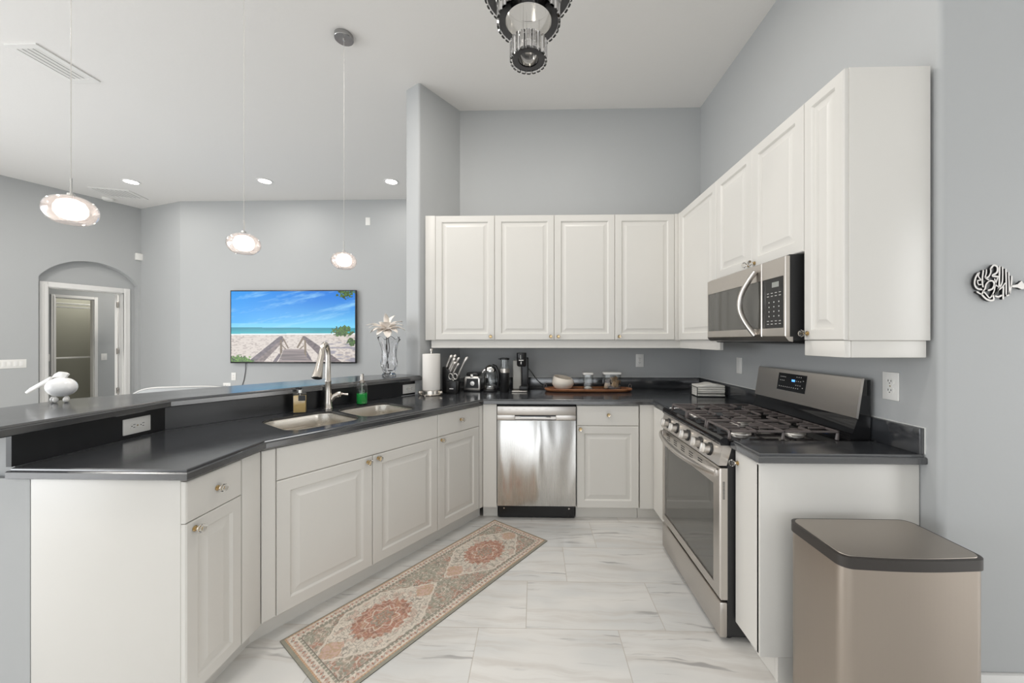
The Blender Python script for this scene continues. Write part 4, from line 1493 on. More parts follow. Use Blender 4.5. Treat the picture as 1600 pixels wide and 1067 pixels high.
def vent(label, corners, z, name='ceiling_vent', n=6, w_=0.03):
    """corners: 4 plan points, slats run between side 0-3 and side 1-2"""
    o = thing(name, label, 'vent', (corners[0][0], corners[0][1], z))
    c = [Vector((p[0] - corners[0][0], p[1] - corners[0][1])) for p in corners]
    L_ = c[3].length; e = c[3].normalized(); f = c[1].normalized(); Wd = c[1].length
    b = MB()
    def q(a, b_): return e * a + f * b_
    for (a0, a1, b0, b1) in ((0, L_, 0, w_), (0, L_, Wd - w_, Wd), (0, w_, w_, Wd - w_), (L_ - w_, L_, w_, Wd - w_)):
        pp = [q(a0, b0), q(a1, b0), q(a1, b1), q(a0, b1)]
        b.prism([tuple(p) for p in pp], -0.010, -0.0005)
    b.build('frame', M_trim, o, 0)
    b = MB(); b.prism([tuple(q(*p)) for p in ((w_, w_), (L_ - w_, w_), (L_ - w_, Wd - w_), (w_, Wd - w_))], -0.002, -0.0005)
    b.build('duct_shade_sheet', mat('vent_shadow_grey', (0.10, 0.10, 0.10), 0.8), o, 0)  # dark sheet painting in the shade behind the slats
    for k in range(n):
        bb = w_ + (Wd - 2 * w_) * (k + 0.5) / n
        hh = (Wd - 2 * w_) / n * 0.36
        b = MB()
        p0_, p1_ = q(w_, bb - hh), q(L_ - w_, bb - hh)
        p2_, p3_ = q(L_ - w_, bb + hh * 0.7), q(w_, bb + hh * 0.7)
        b.loops([[(p0_.x, p0_.y, -0.009), (p1_.x, p1_.y, -0.009), (p2_.x, p2_.y, -0.004), (p3_.x, p3_.y, -0.004)],
                 [(p0_.x, p0_.y, -0.0075), (p1_.x, p1_.y, -0.0075), (p2_.x, p2_.y, -0.0025), (p3_.x, p3_.y, -0.0025)]])
        b.build('slat', M_trim, o, 0)
    return o


vent('long narrow white slotted ceiling vent at the upper left', [(-3.82, 2.585), (-3.58, 2.585), (-3.58, 2.985), (-3.82, 2.985)], CEIL, n=4, w_=0.04)
vent('grey square return-air grille in the ceiling near the arched doorway', [(-6.22, 5.03), (-5.78, 5.16), (-5.93, 5.50), (-6.30, 5.38)], CEIL, n=8, w_=0.025)
b = MB(); b.lathe([(0.065, 0), (0.065, -0.02), (0.05, -0.035), (0.0001, -0.038)], (-6.42, 5.45, CEIL - 0.0005), 24)
tag(b.build('smoke_detector', M_white), 'small round white smoke detector beside the ceiling grille', 'smoke detector')

# ------------------------------------------------------------ PENDANTS over the bar
def pendant(label, x, y):
    o = thing('pendant_lamp', label, 'pendant lamp', (x, y, CEIL), 0, 'glass pendants over the bar')
    b = MB(); b.lathe([(0.062, -0.0005), (0.062, -0.028), (0.060, -0.030), (0.0001, -0.030)], (0, 0, 0), 32)
    cn = b.build('canopy', M_mirror_c, o)
    b = MB(); b.lathe([(0.007, -0.0302), (0.007, -0.036), (0.0001, -0.037)], (0, 0, 0), 12)
    b.build('cord_grip', M_chrome, cn)
    b = MB(); b.cyl((0, 0, -0.036), (0, 0, -1.47), 0.0016, seg=6)
    b.build('cord', M_cord, o)
    b = MB(); b.cyl((0, 0, -1.44), (0, 0, -1.505), 0.0045, seg=10)
    b.lathe([(0.012, -1.505), (0.013, -1.515), (0.0001, -1.516)], (0, 0, 0), 14)
    b.build('stem', M_chrome, o)
    b = MB()
    zc = -1.578
    prof = []
    # outer skin then inner skin, open at the bottom
    N = 18
    for k in range(N + 1):
        a = PI * (0.03 + 0.80 * k / N)
        prof.append((0.083 * math.sin(a) ** 0.85, zc + 0.062 * math.cos(a)))
    pin = [(max(0.001, r - 0.0022), z - (0.002 if z > zc else 0)) for r, z in prof]
    b.lathe(prof + pin[::-1], (0, 0, 0), 40)
    b.build('outer_shade', M_pend, o, 60)
    b = MB(); b.lathe([(0.0001, zc + 0.048), (0.02, zc + 0.047), (0.040, zc + 0.036), (0.050, zc + 0.014), (0.050, zc - 0.006), (0.040, zc - 0.026), (0.022, zc - 0.036), (0.0001, zc - 0.038)], (0, 0, 0), 32)
    b.build('inner_globe', M_bulb, o, 60)
    return o


M_mirror_c = mat('polished_canopy_metal', (0.42, 0.42, 0.42), 0.12, 1.0)
M_cord = mat('clear_grey_cord', (0.45, 0.44, 0.42), 0.5)
pendant('lit clear glass pendant nearest the camera, at the far left', -1.983, 1.545)
pendant('lit clear glass pendant in the middle of the row, above the left of the television', -1.679, 2.109)
pendant('lit clear glass pendant at the right, between television and stub wall', -1.337, 2.575)
#MARK3

# ------------------------------------------------------------ THINGS ON THE BAR
vs = thing('crystal_vase', 'tall cut crystal vase holding a white flower on the bar end', 'vase', (-1.185, 3.000, BAR))
vs.scale = (1, 1, 1)
b = MB()
po = [(0.050, 0.001), (0.054, 0.006), (0.050, 0.016), (0.040, 0.026), (0.052, 0.045), (0.063, 0.080), (0.064, 0.11), (0.056, 0.16), (0.056, 0.20), (0.068, 0.26), (0.086, 0.308)]
pi_ = [(0.080, 0.306), (0.060, 0.255), (0.048, 0.20), (0.048, 0.16), (0.055, 0.11), (0.053, 0.08), (0.040, 0.050), (0.001, 0.044)]
b.lathe(po + pi_, (0, 0, 0), 72, flute=0.055, nfl=9, twist=5.0)
# scalloped lip
for v in b.bm.verts:
    if v.co.z > 0.29:
        a = math.atan2(v.co.y, v.co.x)
        v.co.z += 0.012 * math.cos(6 * a)
b.build('glass_body', M_crystal, vs, 25)
fl = thing('white_flower', 'large white artificial flower with pointed petals standing in the crystal vase', 'flower', (-1.205, 3.000, BAR))


def petal(b, base, yaw, pitch, L, W, curl=0.5, cup=0.25, n=9):
    rings = []
    for i in range(n):
        u = i / (n - 1)
        wd = W * math.sin(PI * min(1, u * 0.93 + 0.05)) ** 0.75 * (1 - 0.15 * u)
        if i == n - 1:
            wd = 0.0008
        a = pitch - curl * u * u
        r = L * u * math.cos(a); h = L * u * math.sin(a)
        row = []
        for j in range(7):
            v = j / 6 * 2 - 1
            x, y, z = r, v * wd, h + cup * wd * v * v + 0.003 * math.sin(14 * u + j)
            row.append((base[0] + x * math.cos(yaw) - y * math.sin(yaw), base[1] + x * math.sin(yaw) + y * math.cos(yaw), base[2] + z))
        rings.append(row)
    vs_ = [[b.bm.verts.new(p) for p in r_] for r_ in rings]
    for p_, q_ in zip(vs_[:-1], vs_[1:]):
        for j in range(6):
            b.bm.faces.new([p_[j], p_[j + 1], q_[j + 1], q_[j]])


for (yaw, pitch, L_, W_p) in ((3.14, 0.15, 0.135, 0.030), (3.5, 0.55, 0.15, 0.026), (0.15, 0.30, 0.140, 0.032), (-0.3, 0.55, 0.15, 0.024), (4.2, -0.15, 0.10, 0.030), (5.2, -0.35, 0.11, 0.026), (1.57, 0.6, 0.13, 0.03), (2.4, 0.75, 0.15, 0.02), (0.9, 0.8, 0.15, 0.022), (4.7, 0.9, 0.10, 0.034), (2.9, 0.45, 0.16, 0.015), (3.9, 0.2, 0.11, 0.03), (5.8, 0.1, 0.12, 0.026), (5.0, 1.25, 0.15, 0.016), (1.1, 1.3, 0.14, 0.018), (2.0, 0.2, 0.12, 0.03)):
    b = MB()
    petal(b, (0.0, 0.0, 0.375), yaw, pitch, L_ * 1.05, W_p * 1.45, 0.35)
    o = b.build('petal', M_petal, fl, 60)
    so = o.modifiers.new('thickness', 'SOLIDIFY'); so.thickness = 0.0016
b = MB()
b.tube([(0.012, 0, 0.06), (0.0, 0, 0.20), (0.0, 0, 0.39)], 0.004, 8)
b.tube([(-0.012, 0.01, 0.06), (0.022, 0.0, 0.22), (0.006, 0, 0.385)], 0.0035, 8)
b.build('stem', mat('dark_stem', (0.06, 0.05, 0.04), 0.6), fl)

orn = thing('ornament', 'white oval glass ornament with slanting fins and clear feet on the bar', 'ornament', (-2.215, 1.690, BAR))
orn.scale = (0.88, 0.88, 0.92)
b = MB(); b.sphere((0, 0, 0.078), 0.05, 28, 16, sx=1.36, sy=1.0, sz=0.98)
b.build('oval_body', M_opal, orn, 80)
for qx, qy in ((-0.032, -0.012), (-0.004, -0.022), (0.034, -0.008), (0.0, 0.022)):
    b = MB(); b.sphere((qx, qy, 0.0155), 0.0115, 10, 8, sz=1.3)
    b.build('foot', M_crystal_w, orn, 30)
b = MB(); b.prism([(-0.175, 0.052), (-0.165, 0.045), (-0.045, 0.105), (-0.030, 0.128), (-0.040, 0.132), (-0.150, 0.074)], -0.020, -0.012, 0.002, axis='y')
b.build('fin', M_crystal_w, orn)
b = MB(); b.prism([(-0.070, 0.112), (0.012, 0.118), (0.034, 0.142), (0.018, 0.152), (-0.018, 0.156), (-0.040, 0.145)], 0.000, 0.012, 0.003, axis='y')
b.build('fin', M_crystal_w, orn)
b = MB(); b.tube([(-0.055, -0.006, 0.085), (-0.075, -0.006, 0.108), (-0.03, -0.004, 0.125)], 0.004, 8)
b.build('fin_bracket', M_chrome, orn)

# sofa beyond the bar, only its rounded back shows
sf = thing('sofa', 'light grey sofa with rounded back, just visible over the bar', 'sofa', (-3.55, 3.75, 0))
b = MB()
rings = []
for k in range(21):
    u = k / 20
    x = -0.62 + 1.24 * u
    h = 0.905 - 0.10 * abs(2 * u - 1) ** 4 - 0.035 * (1 - u)
    y = -0.12 + 0.10 * (2 * u - 1) ** 2
    rings.append([(x, y, 0.08), (x, y - 0.02, h - 0.04), (x, y + 0.01, h), (x, y + 0.10, h), (x, y + 0.15, h - 0.05), (x, y + 0.20, 0.40), (x, y + 0.20, 0.08)])
b.loops(rings)
bk = b.build('backrest', M_fabric, sf, 50)
b = MB(); b.tube([(r_[2][0], r_[2][1] - 0.004, r_[2][2] + 0.002) for r_ in rings], 0.007, 8)
b.build('piping', mat('pale_grey_piping', (0.62, 0.61, 0.59), 0.7), bk, 60)
b = MB(); b.box(-0.60, 0.60, 0.09, 0.75, 0.10, 0.43, 0.05, 3)
b.build('seat', M_fabric, sf, 60)
for sgn in (-1, 1):
    b = MB(); b.box(sgn * 0.70 - 0.09, sgn * 0.70 + 0.09, 0.0, 0.78, 0.06, 0.60, 0.06, 3)
    b.build('armrest', M_fabric, sf, 60)
for lx in (-0.7, 0.7):
    for ly in (0.08, 0.70):
        b = MB(); b.cyl((lx, ly, 0), (lx, ly, 0.07), 0.018, 0.026, 10)
        b.build('leg', M_blackm, sf)

# ------------------------------------------------------------ THINGS ON THE WORKTOP
sx_, sy_, _ = S(0.387, 0.548)
ab = thing('soap_bottle', 'square glass bottle of amber soap with a black pump left of the faucet', 'soap bottle', (sx_, sy_, CT), R(18))
b = MB(); b.box(-0.036, 0.036, -0.018, 0.018, 0.001, 0.124, 0.005)
b.build('glass', M_glass, ab)
b = MB(); b.box(-0.0325, 0.0325, -0.0145, 0.0145, 0.006, 0.108, 0.003)
b.build('liquid', M_amber, ab)
b = MB(); b.box(-0.004, 0.034, -0.0192, -0.0182, 0.078, 0.110)
b.build('label', M_black, ab, 0)
b = MB()
b.lathe([(0.014, 0.1242), (0.014, 0.142), (0.011, 0.144), (0.0001, 0.144)], (0, 0, 0), 18)
b.build('collar', M_chrome, ab)
b = MB(); b.lathe([(0.010, 0.1442), (0.010, 0.156), (0.0001, 0.158)], (0, 0, 0), 16); b.box(-0.024, 0.004, -0.005, 0.005, 0.150, 0.158, 0.002)
b.build('pump_head', M_black, ab)
b = MB(); b.tube([(0, 0, 0.12), (0.004, 0, 0.06), (0.018, 0, 0.012)], 0.002, 8)
b.build('dip_tube', M_white, ab)

sx_, sy_, _ = S(0.782, 0.540)
gb = thing('soap_bottle', 'round glass bottle of green soap with chrome pump right of the faucet', 'soap bottle', (sx_, sy_, CT), R(100))
b = MB(); b.lathe([(0.036, 0.001), (0.038, 0.004), (0.038, 0.128), (0.030, 0.142), (0.018, 0.150), (0.0001, 0.150)], (0, 0, 0), 28)
b.build('glass', M_glass, gb, 50)
b = MB(); b.lathe([(0.0335, 0.006), (0.0345, 0.010), (0.0345, 0.075), (0.0001, 0.075)], (0, 0, 0), 28)
b.build('liquid', M_green, gb, 50)
b = MB(); b.lathe([(0.021, 0.1502), (0.022, 0.164), (0.012, 0.168), (0.012, 0.196), (0.008, 0.198), (0.008, 0.208), (0.0001, 0.208)], (0, 0, 0), 20)
b.tube([(0, 0, 0.204), (0.020, 0, 0.206), (0.034, 0, 0.200)], [0.007, 0.006, 0.004], 10)
b.build('pump', M_nickel, gb)
b = MB(); b.tube([(0, 0, 0.148), (0.003, 0, 0.05), (0.012, 0, 0.012)], 0.002, 8)
b.build('dip_tube', M_white, gb)

pt = thing('paper_towel_holder', 'steel paper towel holder with a full white roll at the end of the bar', 'paper towel holder', (-0.845, 3.020, CT))
b = MB(); b.lathe([(0.090, 0.001), (0.092, 0.006), (0.088, 0.008), (0.084, 0.012), (0.082, 0.036), (0.078, 0.040), (0.0001, 0.040)], (0, 0, 0), 40)
b.build('base', M_nickel, pt)
for a in (200, 340):
    b = MB(); b.sphere((0.092 * math.cos(R(a)), 0.092 * math.sin(R(a)), 0.020), 0.016, 12, 8)
    b.build('roller', M_nickel, pt)
b = MB(); b.cyl((0, 0, 0.040), (0, 0, 0.352), 0.006, seg=12); b.lathe([(0.0001, 0.350), (0.010, 0.352), (0.013, 0.362), (0.010, 0.374), (0.0001, 0.376)], (0, 0, 0), 16)
b.build('rod', M_nickel, pt)
b = MB(); b.lathe([(0.070, 0.0415), (0.071, 0.060), (0.071, 0.325), (0.069, 0.332), (0.020, 0.332), (0.019, 0.0415)], (0, 0, 0), 40, ring=True)
tag(b.build('paper_towel_roll', M_paper), 'thick white paper towel roll standing on the steel holder', 'paper towels').location = (-0.845, 3.020, CT)

KB = (-0.715, 3.150)
kb = thing('knife_block', 'black knife block with small front box, full of silver handled knives', 'knife block', (*KB, CT), R(-8))
b = MB()
b.prism([(-0.060, 0.001), (0.062, 0.001), (0.062, 0.085), (-0.012, 0.205), (-0.050, 0.222), (-0.060, 0.215)], -0.045, 0.055, 0.004, axis='y')
b.build('block', M_black, kb)
b = MB(); b.box(-0.004, 0.078, -0.092, -0.0465, 0.001, 0.105, 0.003)
fb_ = b.build('front_box', M_black, kb)
b = MB(); b.box(0.022, 0.056, -0.0926, -0.0921, 0.040, 0.047)
b.build('label_print', M_white, fb_, 0)
kl = ['tallest steel knife handle at the back left of the block', 'steel knife handle at the back centre of the block', 'steel knife handle at the back right of the block', 'steel knife handle in the middle left of the block', 'steel knife handle in the middle right of the block', 'shorter steel knife handle at the front left of the block', 'shorter steel knife handle at the front centre of the block']
for (x, y, z, L_, lean), lab in zip(((-0.030, -0.028, 0.2165, 0.115, 22), (-0.012, 0.000, 0.208, 0.125, 22), (0.040, 0.035, 0.125, 0.200, 26), (-0.004, -0.030, 0.196, 0.110, 24), (0.008, 0.010, 0.177, 0.135, 24), (0.006, -0.030, 0.180, 0.095, 26), (0.020, -0.008, 0.158, 0.105, 26)), kl):
    o = thing('kitchen_knife', lab, 'knife', (0, 0, 0), 0, 'knives in the black knife block')
    o.matrix_world = Matrix.Translation((*KB, CT)) @ Matrix.Rotation(R(-8), 4, 'Z') @ Matrix.Translation((x, y, z)) @ Matrix.Rotation(R(lean), 4, 'Y')
    b = MB()
    b.loops([[(math.cos(2 * PI * q / 10) * 0.0115 * k + dy, math.sin(2 * PI * q / 10) * 0.0095 * k, h) for q in range(10)] for k, h, dy in ((0.9, 0.0, 0), (1.0, 0.01, 0), (0.85, L_ * .4, 0), (1.0, L_ * .75, 0.002), (1.25, L_ * .93, 0.006), (0.7, L_, 0.010))])
    b.build('handle', M_silver, o, 50)
    b = MB(); b.box(-0.007, 0.007, -0.0008, 0.0008, -0.012, 0.0005)
    b.build('blade', M_chrome, o, 0)
sc = thing('scissors', 'kitchen scissors with looped silver handles in the knife block', 'scissors', (*KB, CT), R(-8))
for sgn in (-1, 1):
    b = MB()
    b.tube([(0.042 + sgn * 0.020 + 0.017 * math.cos(2 * PI * k / 18), -0.062 - 0.004 * math.sin(2 * PI * k / 18), 0.142 + 0.024 * math.sin(2 * PI * k / 18)) for k in range(18)], 0.0048, 8, closed=True)
    b.tube([(0.042 + sgn * 0.010, -0.060, 0.120), (0.044, -0.058, 0.1065)], 0.004, 8)
    b.build('handle_loop', M_silver, sc)

ts = thing('toaster', 'small black and silver toaster with a round dial beside the knife block', 'toaster', (-0.545, 3.215, CT), R(-6))
b = MB()
b.prism([(-0.073, 0.012), (0.073, 0.012), (0.071, 0.110), (0.055, 0.130), (-0.055, 0.130), (-0.071, 0.110)], -0.01, 0.15, 0.006, axis='y')
b.build('body', M_silver, ts)
b = MB(); b.prism([(-0.055, 0.030), (0.058, 0.030), (0.056, 0.112), (-0.044, 0.112)], -0.0140, -0.0101, axis='y')
fp = b.build('front_panel', M_black, ts)
b = MB(); b.lathe([(0.0001, -0.030), (0.019, -0.029), (0.021, -0.0145), (0.0001, -0.0145)], (0.010, 0, 0.072), 24, 'y')
b.build('dial', M_silver, fp)
b = MB(); b.box(-0.055, 0.055, 0.0, 0.14, 0.1305, 0.162, 0.012, 3)
tl = b.build('top_cover', M_black, ts)
b = MB(); b.box(-0.014, 0.010, -0.012, 0.02, 0.118, 0.150, 0.004)
b.build('lever', M_silver, ts)
b = MB(); b.box(-0.074, 0.074, -0.012, 0.152, 0.001, 0.0115, 0.003)
b.build('base', M_black, ts)

kt = thing('kettle', 'glass electric kettle with steel domed lid and black handle', 'kettle', (-0.390, 3.240, CT))
b = MB(); b.lathe([(0.062, 0.001), (0.064, 0.006), (0.060, 0.018), (0.0001, 0.018)], (0, 0, 0), 32)
b.build('power_base', M_black, kt)
b = MB(); b.lathe([(0.052, 0.0185), (0.054, 0.024), (0.053, 0.048), (0.050, 0.050), (0.0001, 0.050)], (0, 0, 0), 32)
b.build('steel_bottom', M_chrome, kt)
b = MB(); b.lathe([(0.053, 0.0505), (0.056, 0.08), (0.054, 0.13), (0.047, 0.170), (0.0445, 0.170), (0.0515, 0.13), (0.0535, 0.08), (0.050, 0.0505)], (0, 0, 0), 32, ring=True)
b.build('glass_body', M_glass, kt, 50)
b = MB(); b.lathe([(0.048, 0.1705), (0.049, 0.185), (0.044, 0.205), (0.030, 0.222), (0.010, 0.230), (0.0001, 0.231)], (0, 0, 0), 32)
b.tube([(-0.040, -0.01, 0.182), (-0.056, -0.014, 0.176), (-0.070, -0.018, 0.160)], [0.020, 0.013, 0.006], 12)
b.build('lid', M_chrome, kt, 50)
b = MB(); b.tube([(0.02, -0.015, 0.225), (0.048, -0.02, 0.215), (0.070, -0.024, 0.170), (0.076, -0.024, 0.110), (0.070, -0.022, 0.050), (0.056, -0.018, 0.030)], [0.012, 0.015, 0.015, 0.013, 0.012, 0.010], 14)
b.build('handle', M_black, kt, 60)

gr_ = thing('coffee_grinder', 'slim black coffee grinder with clear top between kettle and coffee maker', 'coffee grinder', (-0.262, 3.205, CT))
b = MB(); b.lathe([(0.036, 0.001), (0.040, 0.006), (0.040, 0.165), (0.0001, 0.165)], (0, 0, 0), 28)
b.build('body', M_black, gr_, 50)
b = MB(); b.lathe([(0.0412, 0.1655), (0.0412, 0.200), (0.0001, 0.200)], (0, 0, 0), 28)
b.build('steel_band', M_nickel, gr_, 50)
b = MB(); b.lathe([(0.037, 0.2005), (0.035, 0.275), (0.032, 0.275), (0.034, 0.2005)], (0, 0, 0), 28, ring=True)
b.build('clear_hopper', M_glass, gr_, 50)
b = MB(); b.lathe([(0.041, 0.2755), (0.041, 0.288), (0.030, 0.292), (0.0001, 0.292)], (0, 0, 0), 28); b.box(-0.055, -0.02, -0.006, 0.006, 0.278, 0.286, 0.002)
b.build('lid', M_black, gr_, 50)

cm = thing('coffee_maker', 'narrow black single-serve coffee maker with translucent grey tank', 'coffee maker', (-0.128, 3.240, CT))
b = MB(); b.box(-0.070, 0.062, -0.080, 0.12, 0.001, 0.014, 0.004)
b.build('base', M_nickel, cm)
b = MB(); b.box(0.010, 0.070, 0.0, 0.12, 0.0145, 0.292, 0.010, 3); b.box(-0.005, 0.068, -0.075, -0.001, 0.0145, 0.050, 0.005)
b.build('body', M_black, cm)
b = MB(); b.box(-0.066, 0.0085, 0.0, 0.10, 0.0145, 0.268, 0.010, 3)
b.build('water_tank', mat('translucent_grey_tank', (0.42, 0.41, 0.38), 0.25), cm)
b = MB()
b.lathe([(0.030, 0.218), (0.040, 0.226), (0.043, 0.330), (0.040, 0.336), (0.0001, 0.338)], (0.012, -0.036, 0), 28)
hd_ = b.build('brew_head', M_black, cm, 50)
b = MB(); b.box(-0.010, 0.030, -0.0815, -0.079, 0.270, 0.276).box(0.006, 0.012, -0.0815, -0.079, 0.240, 0.262).box(0.004, 0.007, -0.0815, -0.079, 0.285, 0.318)
b.build('logo_print', M_white, hd_, 0)
b = MB(); b.tube([(-0.055, 3.345, 1.10), (-0.035, 3.40, 1.07), (0.02, 3.418, 0.99), (0.07, 3.405, 0.945), (0.11, 3.385, 0.922), (0.03, 3.38, 0.920), (-0.05, 3.39, 0.920)], 0.0035, 8)
tag(b.build('power_cord', M_black), 'black power cord running down from the coffee maker to the worktop', 'cord')

TX, TY = 0.462, 3.262
ty = thing('serving_board', 'long oval reddish wooden serving board with rope-ring ends', 'serving board', (TX, TY, CT))
def oval(a, b_, n=44, p=3.2):
    return [(a * abs(math.cos(2 * PI * k / n)) ** (2 / p) * (1 if math.cos(2 * PI * k / n) >= 0 else -1), b_ * abs(math.sin(2 * PI * k / n)) ** (2 / p) * (1 if math.sin(2 * PI * k / n) >= 0 else -1)) for k in range(n)]
b = MB()
b.loops([[(p[0], p[1], z) for p in oval(a, c_)] for a, c_, z in ((0.350, 0.090, 0.001), (0.372, 0.108, 0.010), (0.378, 0.112, 0.024), (0.374, 0.108, 0.028), (0.362, 0.098, 0.026), (0.350, 0.090, 0.015), (0.30, 0.06, 0.014))])
b.build('board', M_wood, ty, 50)
for sgn in (-1, 1):
    b = MB(); b.tube([(sgn * 0.372 + 0.012 * math.cos(2 * PI * k / 14), 0.03, 0.036 + 0.022 * math.sin(2 * PI * k / 14)) for k in range(14)], 0.003, 6, closed=True)
    b.build('handle_ring', M_iron, ty)
b = MB()
b.lathe([(0.045, 0.0155), (0.075, 0.030), (0.094, 0.060), (0.096, 0.080), (0.086, 0.112), (0.078, 0.122), (0.073, 0.120), (0.082, 0.108), (0.090, 0.078), (0.070, 0.036), (0.001, 0.026)], (0, 0, 0), 44)
for v in b.bm.verts:
    if v.co.z > 0.09:
        v.co.z += (v.co.z - 0.09) * (v.co.x * -5.0 + v.co.y * 4)
tag(b.build('ceramic_bowl', M_ceramic), 'round cream ceramic bowl with a slanted mouth on the wooden board', 'bowl').location = (0.244, 3.262, CT)


def jar(label, x, w_, d_, h_):
    o = thing('glass_jar', label, 'jar', (x, 3.262, CT + 0.0152), 0, 'glass jars on the wooden board')
    b = MB()
    prof = [(0, 0.0005), (0, h_), (0.003, h_), (0.003, 0.005)]
    rings = [[(p[0], p[1], z) for p in rrect(-w_ / 2 + i, w_ / 2 - i, -d_ / 2 + i, d_ / 2 - i, 0.012, 4)] for i, z in prof]
    b.loops(rings)
    b.build('glass', M_glass, o, 50)
    b = MB(); b.loops([[(p[0], p[1], z) for p in rrect(-w_ / 2 - i, w_ / 2 + i, -d_ / 2 - i, d_ / 2 + i, 0.014, 4)] for i, z in ((0.0, h_ + 0.0005), (0.002, h_ + 0.004), (0.002, h_ + 0.015), (-0.002, h_ + 0.018))])
    b.build('lid', M_white, o)
    return o


jar('smaller square glass jar with white lid beside the cream bowl', 0.461, 0.085, 0.085, 0.128)
jar('wider square glass jar of brown biscuits with white lid', 0.667, 0.148, 0.100, 0.132)
b = MB(); b.lathe([(0.030, 0.0), (0.033, 0.010), (0.015, 0.020), (0.0001, 0.022)], (0, 0, 0), 18)
tag(b.build('white_scoop_content', M_cotton), 'small white contents at the bottom of the smaller glass jar', 'jar contents').location = (0.461, 3.262, CT + 0.0205)
for k, (bx, bz, a) in enumerate(((-0.052, 0.036, 15), (-0.030, 0.050, -25), (-0.010, 0.038, 70), (0.014, 0.050, 30), (0.036, 0.040, -40), (0.052, 0.058, 10), (-0.034, 0.078, 60), (0.004, 0.086, -15), (0.036, 0.090, 35))):
    b = MB()
    b.box(-0.016, 0.016, -0.005, 0.005, -0.024, 0.024, 0.003)
    o = tag(b.build('biscuit', M_cracker if k % 4 != 2 else M_choc), 'brown biscuit standing in the wider glass jar', 'biscuit', 'biscuits in the jar')
    o.location = (0.667 + bx, 3.238 + 0.022 * (k % 3), CT + 0.022 + bz - 0.008)
    o.rotation_euler = (R(8), R(a), R(12 * (k % 3)))

nh = thing('napkin_holder', 'black wire holder keeping folded white cloths in the corner behind the range', 'napkin holder', (1.378, 3.005, CT), R(-4))
b = MB()
for sgn in (-1, 1):
    b.tube([(sgn * 0.108, -0.075, 0.003), (sgn * 0.108, -0.078, 0.075), (sgn * 0.108, 0.078, 0.075), (sgn * 0.108, 0.075, 0.003)], 0.0028, 8)
b.tube([(-0.108, -0.075, 0.003), (0.108, -0.075, 0.003), (0.108, 0.075, 0.003), (-0.108, 0.075, 0.003)], 0.0028, 8, closed=True)
b.tube([(-0.108, -0.078, 0.030), (0.108, -0.078, 0.030)], 0.0028, 8)
b.build('wire_frame', M_black, nh)
for k in range(5):
    b = MB()
    nxx = 14
    rings = []
    z0_ = 0.006 + k * 0.0172
    for i in range(nxx):
        x = -0.100 + 0.200 * i / (nxx - 1)
        wv = 0.002 * math.sin(x * 60 + k * 2)
        top_ = 0.0148 + (0.016 * math.exp(-((x - 0.01) / 0.05) ** 2) if k == 4 else 0)
        rings.append([(x, -0.070 + wv, z0_), (x, -0.074 + wv, z0_ + 0.004), (x, -0.074 + wv, z0_ + top_ - 0.004), (x, -0.068, z0_ + top_), (x, 0.068, z0_ + top_), (x, 0.070, z0_)])
    b.loops(rings)
    o = tag(b.build('folded_napkin', M_cotton, None, 60), ['lowest folded white cloth in the wire holder', 'second folded white cloth from the bottom of the wire holder', 'middle folded white cloth in the wire holder', 'second folded white cloth from the top of the wire holder', 'rumpled white cloth on top of the stack in the wire holder'][k], 'napkin', 'folded cloths in the wire holder')
    o.location = (1.378, 3.005, CT); o.rotation_euler = (0, 0, R(-4))

# ------------------------------------------------------------ CHANDELIER
ch = thing('chandelier', 'tiered crystal ring chandelier with mirror-dark undersides at the top centre', 'chandelier', (-0.028, 1.600, CEIL))
b = MB(); b.lathe([(0.20, -0.0005), (0.20, -0.03), (0.19, -0.034), (0.0001, -0.034)], (0, 0, 0), 48)
b.build('ceiling_plate', M_chrome, ch)
for ri, (ro, band, z, n, hc) in enumerate(((0.190, 0.040, 2.850, 40, 0.085), (0.133, 0.034, 2.722, 30, 0.075), (0.076, 0.033, 2.562, 20, 0.065))):
    zz = z - CEIL
    b = MB(); b.lathe([(ro - band, zz), (ro - 0.006, zz), (ro - 0.006, zz + 0.006), (ro - band, zz + 0.006)], (0, 0, 0), 48, ring=True)
    rg_ = b.build('ring_underside', M_mirror, ch, 40)
    b = MB(); b.lathe([(ro - band, zz + hc + 0.008), (ro - 0.006, zz + hc + 0.008), (ro - 0.006, zz + hc + 0.014), (ro - band, zz + hc + 0.014)], (0, 0, 0), 48, ring=True)
    b.lathe([(ro - band, zz + 0.0065), (ro - band + 0.003, zz + 0.0065), (ro - band + 0.003, zz + hc + 0.0075), (ro - band, zz + hc + 0.0075)], (0, 0, 0), 48, ring=True)
    b.build('ring_frame', M_chrome, ch, 40)
    src = None
    for k in range(n):
        a = 2 * PI * k / n
        if src is None:
            b = MB()
            wv = PI * ro / n * 0.86
            b.prism([(-wv, 0.002), (-wv * 0.6, -0.004), (wv * 0.6, -0.004), (wv, 0.002), (wv * .6, 0.005), (-wv * .6, 0.005)][::-1], 0, hc + 0.012)
            src = b.build('crystal', M_crystal, rg_, 0)
            o = src
        else:
            o = src.copy(); COL.objects.link(o); o.parent = rg_
        o.location = (ro * math.sin(a), -ro * math.cos(a), zz - 0.006)
        o.rotation_euler = (0, 0, a)
for k in range(5):
    a = 0.5 + 2 * PI * k / 5
    rr_ = 0.05 if k % 2 else 0.12
    zb = (2.57 if k % 2 else 2.73) - CEIL + 0.006
    b = MB(); b.cyl((rr_ * math.cos(a), rr_ * math.sin(a), -0.034), (rr_ * math.cos(a), rr_ * math.sin(a), zb), 0.0009, seg=6)
    b.build('suspension_wire', M_chrome, ch)

